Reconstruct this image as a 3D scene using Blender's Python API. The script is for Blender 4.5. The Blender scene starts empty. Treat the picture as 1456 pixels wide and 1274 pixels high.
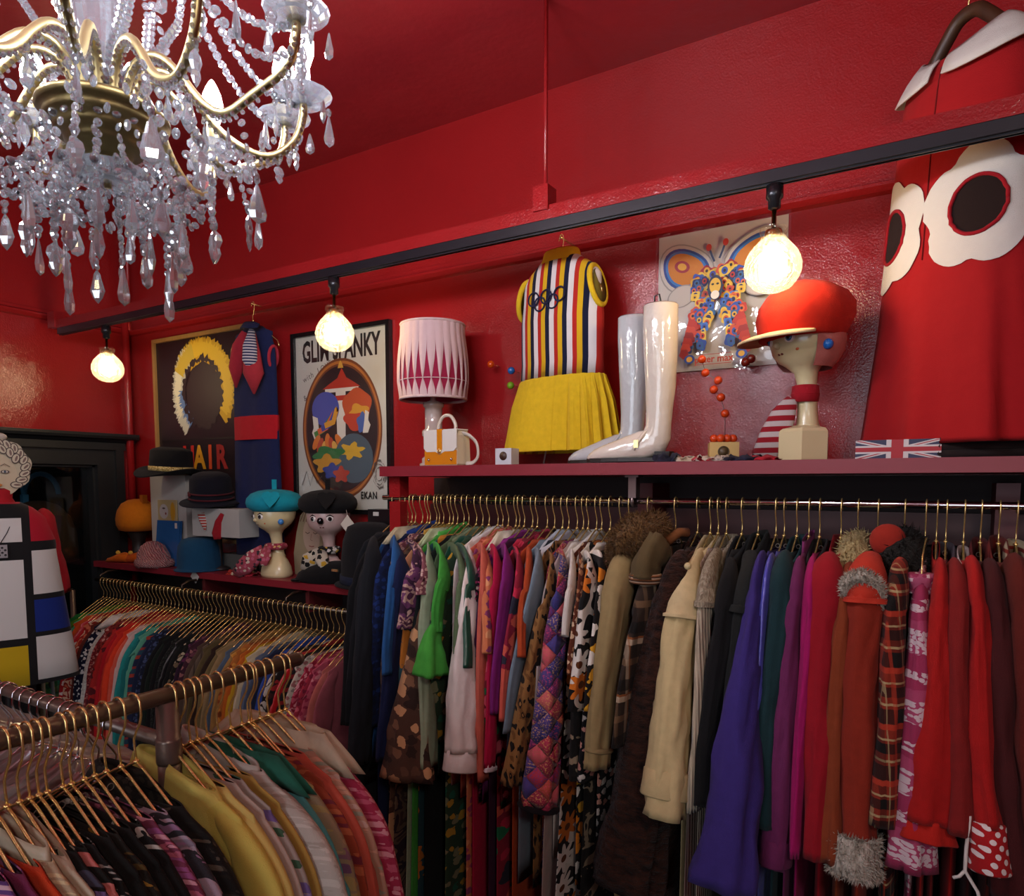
import bpy, bmesh, math, random
from math import sin, cos, pi, radians, tan, sqrt, atan2
from mathutils import Vector, Matrix, noise
random.seed(11)
S = bpy.context.scene
COL = S.collection

# ------------------------------------------------------------------ camera
W, H, F = 1456.0, 1274.0, 990.0
PITCH = radians(4.5)
PPY = 687.0 + F * tan(PITCH)
VA = radians(121.2)
CAM = Vector((0, 0, 1.70))
_fh = Vector((cos(VA), sin(VA), 0))
RIGHT = Vector((sin(VA), -cos(VA), 0))
FWD = _fh * cos(PITCH) - Vector((0, 0, 1)) * sin(PITCH)
UP = _fh * sin(PITCH) + Vector((0, 0, 1)) * cos(PITCH)


def ray(px, py):
    return FWD + RIGHT * ((px - 728.0) / F) - UP * ((py - PPY) / F)


def onY(px, py, Y):
    d = ray(px, py)
    return CAM + d * (Y / d.y)


def onX(px, py, X):
    d = ray(px, py)
    return CAM + d * (X / d.x)


def onZ(px, py, z):
    d = ray(px, py)
    return CAM + d * ((z - CAM.z) / d.z)


cd = bpy.data.cameras.new('camera')
cam = bpy.data.objects.new('camera', cd)
COL.objects.link(cam)
cd.sensor_fit = 'HORIZONTAL'
cd.sensor_width = 36.0
cd.lens = 36.0 * F / W
cd.shift_y = (PPY - H / 2) / W
cd.clip_start = 0.02
M = Matrix.Identity(4)
for i in range(3):
    M[i][0] = RIGHT[i]; M[i][1] = UP[i]; M[i][2] = -FWD[i]; M[i][3] = CAM[i]
cam.matrix_world = M
S.camera = cam

# ------------------------------------------------------------------ objects


def thing(name, label, cat, loc=(0, 0, 0), rotz=0.0, group=None):
    o = bpy.data.objects.new(name, None)
    o.empty_display_size = 0.03
    COL.objects.link(o)
    o.location = loc
    o.rotation_euler = (0, 0, rotz)
    o['label'] = label
    o['category'] = cat
    if group:
        o['group'] = group
    return o


def tag(o, label, cat, group=None):
    o['label'] = label
    o['category'] = cat
    if group:
        o['group'] = group
    return o


def copy_tree(o, loc=None, rotz=None, label=None, group=None, parent=None):
    r = o.copy()
    COL.objects.link(r)
    if parent is not None:
        r.parent = parent
    if loc is not None:
        r.location = loc
    if rotz is not None:
        r.rotation_euler = (0, 0, rotz)
    if label:
        r['label'] = label
    if group:
        r['group'] = group
    for ch in list(o.children):
        copy_tree(ch, parent=r)
    return r


class MB:
    """collects shapes, links them as one mesh object"""

    def __init__(s):
        s.v = []; s.f = []; s.mi = []; s.uv = {}; s.flat = set()

    def add(s, vs, fs, mi=0, flat=False):
        b = len(s.v)
        s.v += [Vector(p) for p in vs]
        for f in fs:
            if flat:
                s.flat.add(len(s.f))
            s.f.append([b + i for i in f])
            s.mi.append(mi)
        return s

    def box(s, lo, hi, mi=0, mat=None):
        x0, y0, z0 = lo; x1, y1, z1 = hi
        vs = [Vector(p) for p in ((x0, y0, z0), (x1, y0, z0), (x1, y1, z0), (x0, y1, z0), (x0, y0, z1), (x1, y0, z1), (x1, y1, z1), (x0, y1, z1))]
        if mat:
            vs = [mat @ p for p in vs]
        return s.add(vs, [(0, 3, 2, 1), (4, 5, 6, 7), (0, 1, 5, 4), (1, 2, 6, 5), (2, 3, 7, 6), (3, 0, 4, 7)], mi, True)

    def loft(s, rings, cap0=True, cap1=True, mi=0, closed=True, flat=False):
        n = len(rings[0])
        vs = [p for r in rings for p in r]
        fs = []
        for i in range(len(rings) - 1):
            for j in range(n if closed else n - 1):
                k = (j + 1) % n
                fs.append((i * n + j, i * n + k, (i + 1) * n + k, (i + 1) * n + j))
        if cap0:
            fs.append(tuple(reversed(range(n))))
        if cap1:
            b = (len(rings) - 1) * n
            fs.append(tuple(range(b, b + n)))
        return s.add(vs, fs, mi, flat)

    def tube(s, pts, r, n=8, mi=0, cap=True, flat_ratio=1.0):
        pts = [Vector(p) for p in pts]
        m = len(pts)
        rs = r if isinstance(r, (list, tuple)) else [r] * m
        t0 = (pts[1] - pts[0]).normalized()
        a = t0.orthogonal().normalized()
        rings = []
        for i in range(m):
            if i == 0: t = pts[1] - pts[0]
            elif i == m - 1: t = pts[-1] - pts[-2]
            else: t = pts[i + 1] - pts[i - 1]
            if t.length < 1e-9:
                t = t0.copy()
            t.normalize()
            a = (a - t * a.dot(t))
            if a.length < 1e-6:
                a = t.orthogonal()
            a.normalize()
            b = t.cross(a)
            rings.append([pts[i] + (a * cos(2 * pi * k / n) + b * sin(2 * pi * k / n) * flat_ratio) * rs[i] for k in range(n)])
        return s.loft(rings, cap, cap, mi)

    def lathe(s, prof, n=20, c=(0, 0, 0), mi=0, cap0=True, cap1=True, flat=False, ax=None):
        c = Vector(c)
        rings = []
        for r, z in prof:
            ring = [Vector((r * cos(2 * pi * k / n), r * sin(2 * pi * k / n), z)) for k in range(n)]
            if ax is not None:
                ring = [ax @ p for p in ring]
            rings.append([p + c for p in ring])
        return s.loft(rings, cap0, cap1, mi, True, flat)

    def ball(s, c, r, n=14, m=9, mi=0, sc=(1, 1, 1), mat=None, flat=False):
        prof = []
        c = Vector(c)
        rings = []
        for i in range(m + 1):
            a = -pi / 2 + pi * i / m
            rr = max(cos(a), 0.02) * r; z = sin(a) * r
            ring = [Vector((rr * cos(2 * pi * k / n) * sc[0], rr * sin(2 * pi * k / n) * sc[1], z * sc[2])) for k in range(n)]
            if mat:
                ring = [mat @ p for p in ring]
            rings.append([p + c for p in ring])
        return s.loft(rings, True, True, mi, True, flat)

    def prism(s, poly, d, mi=0, frame=None):
        """polygon in local (x, z), thickness d along local -y; frame maps to place"""
        n = len(poly)
        a = [Vector((p[0], 0, p[1])) for p in poly]
        b = [Vector((p[0], -d, p[1])) for p in poly]
        if frame is not None:
            a = [frame @ p for p in a]; b = [frame @ p for p in b]
        fs = [tuple(range(n - 1, -1, -1)), tuple(range(n, 2 * n))]
        for i in range(n):
            j = (i + 1) % n
            fs.append((i, j, n + j, n + i))
        return s.add(a + b, fs, mi, True)

    def torus(s, c, R, r, mat=None, n=24, m=6, mi=0, sc=(1, 1)):
        c = Vector(c)
        rings = []
        for i in range(n):
            t = 2 * pi * i / n
            ring = []
            for k in range(m):
                q = 2 * pi * k / m
                p = Vector(((R * sc[0] + r * cos(q)) * cos(t), (R * sc[1] + r * cos(q)) * sin(t), r * sin(q)))
                if mat: p = mat @ p
                ring.append(p + c)
            rings.append(ring)
        rings.append(rings[0])
        return s.loft(rings, False, False, mi)

    def build(s, name, mats, parent=None, smooth=True, loc=None):
        me = bpy.data.meshes.new(name)
        me.from_pydata([tuple(p) for p in s.v], [], s.f)
        if not isinstance(mats, (list, tuple)):
            mats = [mats]
        for m in mats:
            me.materials.append(m)
        for i, p in enumerate(me.polygons):
            p.material_index = s.mi[i]
            p.use_smooth = smooth and i not in s.flat
        bm = bmesh.new(); bm.from_mesh(me)
        bmesh.ops.recalc_face_normals(bm, faces=bm.faces)
        bm.to_mesh(me); bm.free()
        o = bpy.data.objects.new(name, me)
        COL.objects.link(o)
        if parent is not None:
            o.parent = parent
        if loc is not None:
            o.location = loc
        return o


def struct(o):
    o['kind'] = 'structure'
    return o


def text_mesh(body, size, extrude=0.0005, font_sx=1.0, bold=0.0, shear=0.0, spacing=1.0):
    """verts, faces of lettering in local x (right), z (up); centred"""
    cu = bpy.data.curves.new('lettering', 'FONT')
    cu.body = body; cu.size = size; cu.extrude = extrude
    cu.align_x = 'CENTER'; cu.align_y = 'CENTER'
    cu.offset = bold; cu.shear = shear; cu.space_character = spacing
    cu.resolution_u = 2
    o = bpy.data.objects.new('lettering', cu)
    me = o.to_mesh()
    vs = [Vector((v.co.x * font_sx, -v.co.z, v.co.y)) for v in me.vertices]
    fs = [tuple(p.vertices) for p in me.polygons]
    o.to_mesh_clear()
    bpy.data.objects.remove(o); bpy.data.curves.remove(cu)
    return vs, fs


# ------------------------------------------------------------------ materials
def srgb(h):
    if isinstance(h, str):
        h = h.lstrip('#')
        c = [int(h[i:i + 2], 16) / 255 for i in (0, 2, 4)]
    else:
        c = h
    return tuple([(x / 12.92 if x <= 0.04045 else ((x + 0.055) / 1.055) ** 2.4) for x in c]) + (1.0,)


def curve(pts, n=8):
    P_ = [Vector(p) for p in pts]
    out = []
    for i in range(len(P_) - 1):
        p0 = P_[max(i - 1, 0)]; p1 = P_[i]; p2 = P_[i + 1]; p3 = P_[min(i + 2, len(P_) - 1)]
        for k in range(n):
            t = k / n
            out.append(.5 * ((2 * p1) + (p2 - p0) * t + (2 * p0 - 5 * p1 + 4 * p2 - p3) * t * t + (3 * p1 - p0 - 3 * p2 + p3) * t ** 3))
    out.append(P_[-1])
    return out


class NM:
    def __init__(s, name):
        s.m = bpy.data.materials.new(name)
        s.m.use_nodes = True
        s.t = s.m.node_tree
        s.b = s.t.nodes['Principled BSDF']
        s.out = s.t.nodes['Material Output']

    def n(s, typ, **kw):
        x = s.t.nodes.new(typ)
        for k, v in kw.items():
            setattr(x, k, v)
        return x

    def l(s, a, b):
        s.t.links.new(a, b)

    def val(s, sock, v):
        if hasattr(v, 'is_output'):
            s.l(v, sock)
        else:
            sock.default_value = v

    def math(s, op, a, b=0.0, c=0.0, clamp=False):
        x = s.n('ShaderNodeMath', operation=op)
        x.use_clamp = clamp
        s.val(x.inputs[0], a); s.val(x.inputs[1], b); s.val(x.inputs[2], c)
        return x.outputs[0]

    def mix(s, f, a, b):
        x = s.n('ShaderNodeMix', data_type='RGBA')
        s.val(x.inputs[0], f); s.val(x.inputs[6], a); s.val(x.inputs[7], b)
        return x.outputs[2]

    def ramp(s, f, stops, interp='CONSTANT'):
        x = s.n('ShaderNodeValToRGB')
        r = x.color_ramp; r.interpolation = interp
        while len(r.elements) < len(stops):
            r.elements.new(0.5)
        while len(r.elements) > len(stops):
            r.elements.remove(r.elements[-1])
        for e, (p, c) in zip(r.elements, stops):
            e.position = p; e.color = c
        s.l(f, x.inputs[0])
        return x.outputs[0]

    def noise(s, vec, scale, detail=2.0, out='Fac', rough=0.5):
        x = s.n('ShaderNodeTexNoise')
        x.inputs['Scale'].default_value = scale; x.inputs['Detail'].default_value = detail
        x.inputs['Roughness'].default_value = rough
        if vec is not None: s.l(vec, x.inputs['Vector'])
        return x.outputs[out]

    def obj(s):
        return s.n('ShaderNodeTexCoord').outputs['Object']

    def uvw(s, s_y=None, s_x=None):
        """cloth coordinates: across the cloth, and down"""
        s_y = UVS[0] if s_y is None else s_y; s_x = UVS[1] if s_x is None else s_x
        q = s.n('ShaderNodeSeparateXYZ'); s.l(s.obj(), q.inputs[0])
        u = s.math('ADD', s.math('MULTIPLY', q.outputs[0], s_x), s.math('MULTIPLY', q.outputs[1], s_y))
        return u, q.outputs[2]

    def uv2(s, *a):
        u, v = s.uvw(*a)
        c = s.n('ShaderNodeCombineXYZ'); s.l(u, c.inputs[0]); s.l(v, c.inputs[1])
        return c.outputs[0], u, v

    def bump(s, h, strength=0.3, dist=0.002, chain=None):
        x = s.n('ShaderNodeBump')
        x.inputs['Strength'].default_value = strength; x.inputs['Distance'].default_value = dist
        s.l(h, x.inputs['Height'])
        if chain is not None: s.l(chain, x.inputs['Normal'])
        s.l(x.outputs[0], s.b.inputs['Normal'])
        return x.outputs[0]

    def base(s, c, rough=0.8, metal=0.0, spec=0.5, sheen=0.0, coat=0.0):
        s.val(s.b.inputs['Base Color'], c)
        s.b.inputs['Roughness'].default_value = rough
        s.b.inputs['Metallic'].default_value = metal
        s.b.inputs['Specular IOR Level'].default_value = spec
        s.b.inputs['Sheen Weight'].default_value = sheen
        s.b.inputs['Coat Weight'].default_value = coat
        s.b.inputs['Coat Roughness'].default_value = 0.08
        return s.m


_mc = {}
UVS = [0.62, 0.78]


def cached(fn):
    def w(*a, **k):
        key = (fn.__name__, str(a), str(sorted(k.items())), str(UVS))
        if key not in _mc:
            _mc[key] = fn(*a, **k)
        return _mc[key]
    return w


def darker(c, k):
    return (c[0] * k, c[1] * k, c[2] * k, 1)


def cloth_finish(m, col, rough=0.88, sheen=0.03, weave=900, bstr=0.25, low=True):
    h = m.noise(m.obj(), weave, 1)
    if low:
        lo = m.noise(m.obj(), 14, 2)
        h2 = m.math('ADD', m.math('MULTIPLY', lo, 6.0), h)
    else:
        h2 = h
    m.bump(h2, bstr * 1.6, 0.0035)
    return m.base(col, rough, 0, 0.25, sheen)


@cached
def plain(c, rough=0.9, var=0.16, sheen=0.03, weave=900, bstr=0.25):
    """one-colour cloth"""
    m = NM('cloth')
    c = srgb(c)
    f = m.noise(m.obj(), 60, 3)
    col = m.mix(f, darker(c, 1 - var), tuple(min(1, x * (1 + var)) for x in c[:3]) + (1,))
    return cloth_finish(m, col, rough, sheen, weave, bstr)


@cached
def satin(c, rough=0.35):
    m = NM('satin cloth')
    m.bump(m.noise(m.obj(), 18, 3), 0.35, 0.02)
    return m.base(srgb(c), rough, 0, 0.6, 0.1)


@cached
def floral(bg, cols, s=30.0, thr=0.33, petals=0, centre=None, stem=None, soft=0.0):
    """blooms of several colours scattered on a ground"""
    m = NM('floral cloth')
    vec, u, v = m.uv2()
    vo = m.n('ShaderNodeTexVoronoi', voronoi_dimensions='2D')
    vo.inputs['Scale'].default_value = s; vo.inputs['Randomness'].default_value = 0.8
    nz = m.n('ShaderNodeTexNoise'); nz.inputs['Scale'].default_value = s * 1.6
    m.l(vec, nz.inputs['Vector'])
    warp = m.n('ShaderNodeVectorMath', operation='SCALE'); m.l(nz.outputs['Color'], warp.inputs[0]); warp.inputs['Scale'].default_value = (0.85 if not petals else 0.06) / s
    av = m.n('ShaderNodeVectorMath', operation='ADD'); m.l(vec, av.inputs[0]); m.l(warp.outputs[0], av.inputs[1])
    m.l(av.outputs[0], vo.inputs['Vector'])
    d = vo.outputs['Distance']
    sep = m.n('ShaderNodeSeparateColor'); m.l(vo.outputs['Color'], sep.inputs[0])
    k = len(cols)
    fc = m.ramp(sep.outputs[0], [(i / k, srgb(c)) for i, c in enumerate(cols)])
    if petals:
        df = m.n('ShaderNodeVectorMath', operation='SUBTRACT'); m.l(av.outputs[0], df.inputs[0]); m.l(vo.outputs['Position'], df.inputs[1])
        q = m.n('ShaderNodeSeparateXYZ'); m.l(df.outputs[0], q.inputs[0])
        ang = m.math('ARCTAN2', q.outputs[0], q.outputs[1])
        lim = m.math('ADD', m.math('MULTIPLY', m.math('COSINE', m.math('MULTIPLY', ang, float(petals))), thr * 0.32), thr)
    else:
        lim = m.math('ADD', m.math('MULTIPLY', sep.outputs[1], thr * 0.6), thr * 0.7)
    f = m.math('LESS_THAN', d, lim)
    ground = srgb(bg)
    if stem:
        g2 = m.math('LESS_THAN', m.math('ABSOLUTE', m.math('SUBTRACT', m.noise(vec, s * 0.9, 1), 0.5)), 0.035)
        ground = m.mix(g2, ground, srgb(stem))
    col = m.mix(f, ground, fc)
    if centre:
        f2 = m.math('LESS_THAN', d, thr * 0.3)
        col = m.mix(f2, col, srgb(centre))
    return cloth_finish(m, col)


@cached
def paisley(cols, s=14.0, detail=2.0, warp=0.5):
    """curling contour bands"""
    m = NM('swirled print cloth')
    vec, u, v = m.uv2()
    nz = m.n('ShaderNodeTexNoise'); nz.inputs['Scale'].default_value = s; nz.inputs['Detail'].default_value = detail
    nz.inputs['Distortion'].default_value = warp
    m.l(vec, nz.inputs['Vector'])
    k = len(cols)
    f = m.math('FRACT', m.math('MULTIPLY', nz.outputs['Fac'], 3.0))
    return cloth_finish(m, m.ramp(f, [(i / k, srgb(c)) for i, c in enumerate(cols)]))


@cached
def stripes(cols, period=0.06, vertical=False, a=(0.62, 0.78), rough=0.85):
    m = NM('striped cloth')
    u, v = m.uvw(*a)
    x = u if vertical else v
    f = m.math('FRACT', m.math('MULTIPLY', x, 1.0 / period))
    k = sum(w for _, w in cols)
    st, acc = [], 0
    for c, w in cols:
        st.append((acc / k, srgb(c))); acc += w
    return cloth_finish(m, m.ramp(f, st), rough)


@cached
def plaid(bg, bands, period=0.12):
    m = NM('plaid cloth')
    u, v = m.uvw()
    col = srgb(bg)
    for c, pos, w in bands:
        fu = m.math('LESS_THAN', m.math('ABSOLUTE', m.math('SUBTRACT', m.math('FRACT', m.math('MULTIPLY', u, 1.6 / period)), pos)), w)
        fv = m.math('LESS_THAN', m.math('ABSOLUTE', m.math('SUBTRACT', m.math('FRACT', m.math('MULTIPLY', v, 1.0 / period)), pos)), w)
        f = m.math('MULTIPLY', m.math('ADD', fu, fv), 0.5, clamp=True)
        f = m.math('ADD', f, m.math('MULTIPLY', fv, 0.3), clamp=True)
        col = m.mix(f, col, srgb(c))
    return cloth_finish(m, col, 0.95)


@cached
def banded_blossom(bg, dark, dc, per=0.13, s=130.0):
    m = NM('blossom banded cloth')
    vec, u, v = m.uv2()
    vo = m.n('ShaderNodeTexVoronoi', voronoi_dimensions='2D'); vo.inputs['Scale'].default_value = s
    m.l(vec, vo.inputs['Vector'])
    wob = m.math('MULTIPLY', m.noise(vec, 30, 2), .03)
    f = m.math('FRACT', m.math('MULTIPLY', m.math('ADD', v, wob), 1.0 / per))
    band = m.math('MAXIMUM', m.math('LESS_THAN', f, .32), m.math('LESS_THAN', m.math('ABSOLUTE', m.math('SUBTRACT', f, .66)), .07))
    bl = m.math('MULTIPLY', band, m.math('LESS_THAN', vo.outputs['Distance'], .52))
    col = m.mix(m.math('LESS_THAN', f, .5), srgb(bg), srgb(dark))
    return cloth_finish(m, m.mix(bl, col, srgb(dc)))


@cached
def dots(bg, dc, s=60.0, r=0.28, jitter=0.0):
    m = NM('spotted cloth')
    vec, u, v = m.uv2()
    vo = m.n('ShaderNodeTexVoronoi', voronoi_dimensions='2D')
    vo.inputs['Scale'].default_value = s; vo.inputs['Randomness'].default_value = jitter
    mp = m.n('ShaderNodeMapping'); mp.inputs['Rotation'].default_value = (0, 0, 0.6)
    m.l(vec, mp.inputs['Vector']); m.l(mp.outputs[0], vo.inputs['Vector'])
    return cloth_finish(m, m.mix(m.math('LESS_THAN', vo.outputs['Distance'], r), srgb(bg), srgb(dc)))


@cached
def animal(bg, mid, dark, s=40.0):
    m = NM('animal print cloth')
    vec, u, v = m.uv2()
    mp = m.n('ShaderNodeMapping'); mp.inputs['Scale'].default_value = (1.0, 0.42, 1); m.l(vec, mp.inputs['Vector'])
    nz = m.n('ShaderNodeTexNoise'); nz.inputs['Scale'].default_value = s; nz.inputs['Detail'].default_value = 1.5
    m.l(mp.outputs[0], nz.inputs['Vector'])
    f = nz.outputs['Fac']
    return cloth_finish(m, m.ramp(f, [(0, srgb(dark)), (0.42, srgb(bg)), (0.56, srgb(mid)), (0.66, srgb(dark)), (0.72, srgb(bg))]))


@cached
def quilt(cols, s=26.0):
    m = NM('quilted patchwork cloth')
    vec, u, v = m.uv2()
    mp = m.n('ShaderNodeMapping'); mp.inputs['Rotation'].default_value = (0, 0, pi / 4); mp.inputs['Scale'].default_value = (s, s, s)
    m.l(vec, mp.inputs['Vector'])
    fl = m.n('ShaderNodeVectorMath', operation='FLOOR'); m.l(mp.outputs[0], fl.inputs[0])
    wn = m.n('ShaderNodeTexWhiteNoise', noise_dimensions='2D'); m.l(fl.outputs[0], wn.inputs['Vector'])
    k = len(cols)
    col = m.ramp(wn.outputs['Value'], [(i / k, srgb(c)) for i, c in enumerate(cols)])
    nz = m.noise(vec, 220, 2)
    fr = m.math('GREATER_THAN', nz, 0.56)
    col = m.mix(m.math('MULTIPLY', fr, 0.55), col, m.ramp(wn.outputs['Color'], [(0, srgb('#d9a860')), (0.5, srgb('#3a3f8f')), (0.62, srgb('#d94a6a'))]))
    fv = m.n('ShaderNodeVectorMath', operation='FRACTION'); m.l(mp.outputs[0], fv.inputs[0])
    q = m.n('ShaderNodeSeparateXYZ'); m.l(fv.outputs[0], q.inputs[0])
    hx = m.math('SINE', m.math('MULTIPLY', q.outputs[0], pi)); hy = m.math('SINE', m.math('MULTIPLY', q.outputs[1], pi))
    m.bump(m.math('POWER', m.math('MULTIPLY', hx, hy), 0.5), 1.0, 0.012)
    return m.base(col, 0.85, 0, 0.3, 0.1)


@cached
def furry(c, c2=None, s=110.0, ridge=False):
    m = NM('fur')
    c = srgb(c); c2 = srgb(c2) if c2 else darker(c, 0.55)
    mp = m.n('ShaderNodeMapping'); mp.inputs['Scale'].default_value = (1, 1, 0.35 if not ridge else 2.6)
    m.l(m.obj(), mp.inputs['Vector'])
    f = m.noise(mp.outputs[0], s if not ridge else 26, 4, rough=0.65)
    col = m.mix(m.ramp(f, [(0.35, (0, 0, 0, 1)), (0.65, (1, 1, 1, 1))], 'LINEAR'), c2, c)
    m.bump(f, 0.9, 0.02)
    return m.base(col, 0.95, 0, 0.15, 0.05)


@cached
def knit(c, c2, s=120.0):
    m = NM('knitted yarn')
    w = m.n('ShaderNodeTexWave', wave_type='BANDS', bands_direction='DIAGONAL'); w.inputs['Scale'].default_value = s / 3; w.inputs['Distortion'].default_value = 6
    m.l(m.obj(), w.inputs['Vector'])
    col = m.mix(w.outputs['Fac'], srgb(c2), srgb(c))
    m.bump(w.outputs['Fac'], 1.0, 0.006)
    return m.base(col, 0.95, 0, 0.2, 0.2)


@cached
def cord(c, per=0.007):
    m = NM('corduroy')
    u, v = m.uvw()
    f = m.math('SINE', m.math('MULTIPLY', u, 2 * pi / per))
    f = m.math('ADD', m.math('MULTIPLY', f, 0.5), 0.5)
    col = m.mix(f, darker(srgb(c), 0.72), srgb(c))
    m.bump(f, 0.8, 0.003)
    return m.base(col, 0.95, 0, 0.2, 0.2)


@cached
def gloss(c, rough=0.25, metal=0.0, spec=0.5, bscale=0, bstr=0.1, coat=0.0, bdist=0.005):
    m = NM('painted surface')
    if bscale:
        m.bump(m.noise(m.obj(), bscale, 3), bstr, bdist)
    return m.base(srgb(c), rough, metal, spec, 0, coat)


@cached
def brass(c='#c9a65a', rough=0.22):
    m = NM('brass')
    m.bump(m.noise(m.obj(), 300, 2), 0.08, 0.001)
    return m.base(srgb(c), rough, 1.0)


@cached
def emit(c, strength):
    m = NM('glowing bulb')
    m.base(srgb(c), 0.4)
    m.b.inputs['Emission Color'].default_value = srgb(c)
    m.b.inputs['Emission Strength'].default_value = strength
    return m.m


@cached
def wallpaint(c, rough=0.22, s1=9.0, s2=60.0, b1=0.25, b2=0.2):
    """thick glossy brush paint over uneven plaster"""
    m = NM('glossy red paint')
    o = m.obj()
    a = m.noise(o, s1, 3); b = m.noise(o, s2, 3, rough=0.6)
    n1 = m.bump(a, b1, 0.03)
    m.bump(b, b2, 0.006, n1)
    cc = srgb(c)
    col = m.mix(m.noise(o, 3.0, 4), darker(cc, 0.86), tuple(min(1, x * 1.1) for x in cc[:3]) + (1,))
    r = m.noise(o, 22, 3)
    m.base(col, rough, 0, 0.5)
    m.l(m.math('ADD', m.math('MULTIPLY', r, 0.2), rough - 0.08), m.b.inputs['Roughness'])
    return m.m


@cached
def wood(c, c2, s=8.0, rough=0.5):
    m = NM('wood')
    mp = m.n('ShaderNodeMapping'); mp.inputs['Scale'].default_value = (6, 1, 1); m.l(m.obj(), mp.inputs['Vector'])
    f = m.noise(mp.outputs[0], s, 4)
    m.bump(f, 0.15, 0.003)
    return m.base(m.mix(f, srgb(c), srgb(c2)), rough)


@cached
def crystal():
    """cut lead crystal: clear, with bright facets"""
    m = NM('cut crystal')
    gl = m.n('ShaderNodeBsdfGlass'); gl.inputs['IOR'].default_value = 1.55; gl.inputs['Roughness'].default_value = 0.0
    gl.inputs['Color'].default_value = (0.96, 0.98, 1, 1)
    gs = m.n('ShaderNodeBsdfGlossy'); gs.inputs['Roughness'].default_value = 0.06; gs.inputs['Color'].default_value = (0.95, 0.98, 1, 1)
    tr = m.n('ShaderNodeBsdfTranslucent'); tr.inputs['Color'].default_value = (0.9, 0.95, 1, 1)
    a = m.n('ShaderNodeMixShader'); a.inputs[0].default_value = 0.36
    b = m.n('ShaderNodeMixShader'); b.inputs[0].default_value = 0.24
    m.l(gl.outputs[0], a.inputs[1]); m.l(gs.outputs[0], a.inputs[2])
    m.l(a.outputs[0], b.inputs[1]); m.l(tr.outputs[0], b.inputs[2])
    m.l(b.outputs[0], m.out.inputs['Surface'])
    return m.m


@cached
def thin_glass(tint=(1, 1, 1, 1), refl=0.12, crackle=0.0, milky=0.0, rough=0.03, dirt=(0.9, 0.88, 0.8, 1)):
    """thin-walled glass or film that lets light straight through"""
    m = NM('thin clear glass')
    t = m.n('ShaderNodeBsdfTransparent'); t.inputs['Color'].default_value = tint
    g = m.n('ShaderNodeBsdfGlossy'); g.inputs['Roughness'].default_value = rough
    fr = m.n('ShaderNodeLayerWeight'); fr.inputs['Blend'].default_value = 0.5
    fac = m.math('ADD', m.math('MULTIPLY', m.math('POWER', fr.outputs['Facing'], 3.0), 0.6), refl + 0.03, clamp=True)
    a = m.n('ShaderNodeMixShader'); m.l(fac, a.inputs[0]); m.l(t.outputs[0], a.inputs[1]); m.l(g.outputs[0], a.inputs[2])
    last = a.outputs[0]
    if crackle:
        vo = m.n('ShaderNodeTexVoronoi', feature='DISTANCE_TO_EDGE'); vo.inputs['Scale'].default_value = crackle
        m.l(m.obj(), vo.inputs['Vector'])
        bp = m.n('ShaderNodeBump'); bp.inputs['Strength'].default_value = 0.8; bp.inputs['Distance'].default_value = 0.004
        m.l(vo.outputs['Distance'], bp.inputs['Height']); m.l(bp.outputs[0], g.inputs['Normal']); m.l(bp.outputs[0], fr.inputs['Normal'])
    if milky:
        d = m.n('ShaderNodeBsdfTranslucent'); d.inputs['Color'].default_value = dirt
        b = m.n('ShaderNodeMixShader')
        if crackle:
            mk = m.ramp(vo.outputs['Distance'], [(0, (milky * 2.2,) * 3 + (1,)), (0.12, (milky,) * 3 + (1,))], 'LINEAR')
            m.l(mk, b.inputs[0])
        else:
            b.inputs[0].default_value = milky
        m.l(last, b.inputs[1]); m.l(d.outputs[0], b.inputs[2]); last = b.outputs[0]
    m.l(last, m.out.inputs['Surface'])
    return m.m


GOLD = gloss('#ecd08a', 0.27, 0.85)
CHROME = gloss('#d8d8dc', 0.12, 1.0)
BLACKMETAL = gloss('#16161a', 0.35)
REDGLOSS = wallpaint('#a8181a')
# ================================================================== the room
YW, XL, ZC = 2.10, -3.57, 2.98          # long wall, end wall, ceiling
XR, YB = 2.3, -2.6
RED = wallpaint('#8c1a1c', .13, 12, 170, .09, .24)
REDDULL = gloss('#7d1a26', 0.45, bscale=40, bstr=0.1)
CEIL = wallpaint('#8a1c22', 0.4, b1=0.15, b2=0.1)
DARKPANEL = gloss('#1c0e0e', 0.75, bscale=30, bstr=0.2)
BLACKWOOD = gloss('#17191a', 0.45, bscale=25, bstr=0.12)

m = MB(); m.box((XL - .1, YB - .1, -.1), (XR + .1, YW + .1, 0)); struct(m.build('floor', gloss('#1c1412', 0.6, bscale=20)))
m = MB(); m.box((XL - .1, YB - .1, ZC), (XR + .1, YW + .1, ZC + .1)); struct(m.build('ceiling', CEIL))
m = MB(); m.box((XL - .1, YW, 0), (XR + .1, YW + .1, ZC)); struct(m.build('wall_back', RED))
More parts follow.
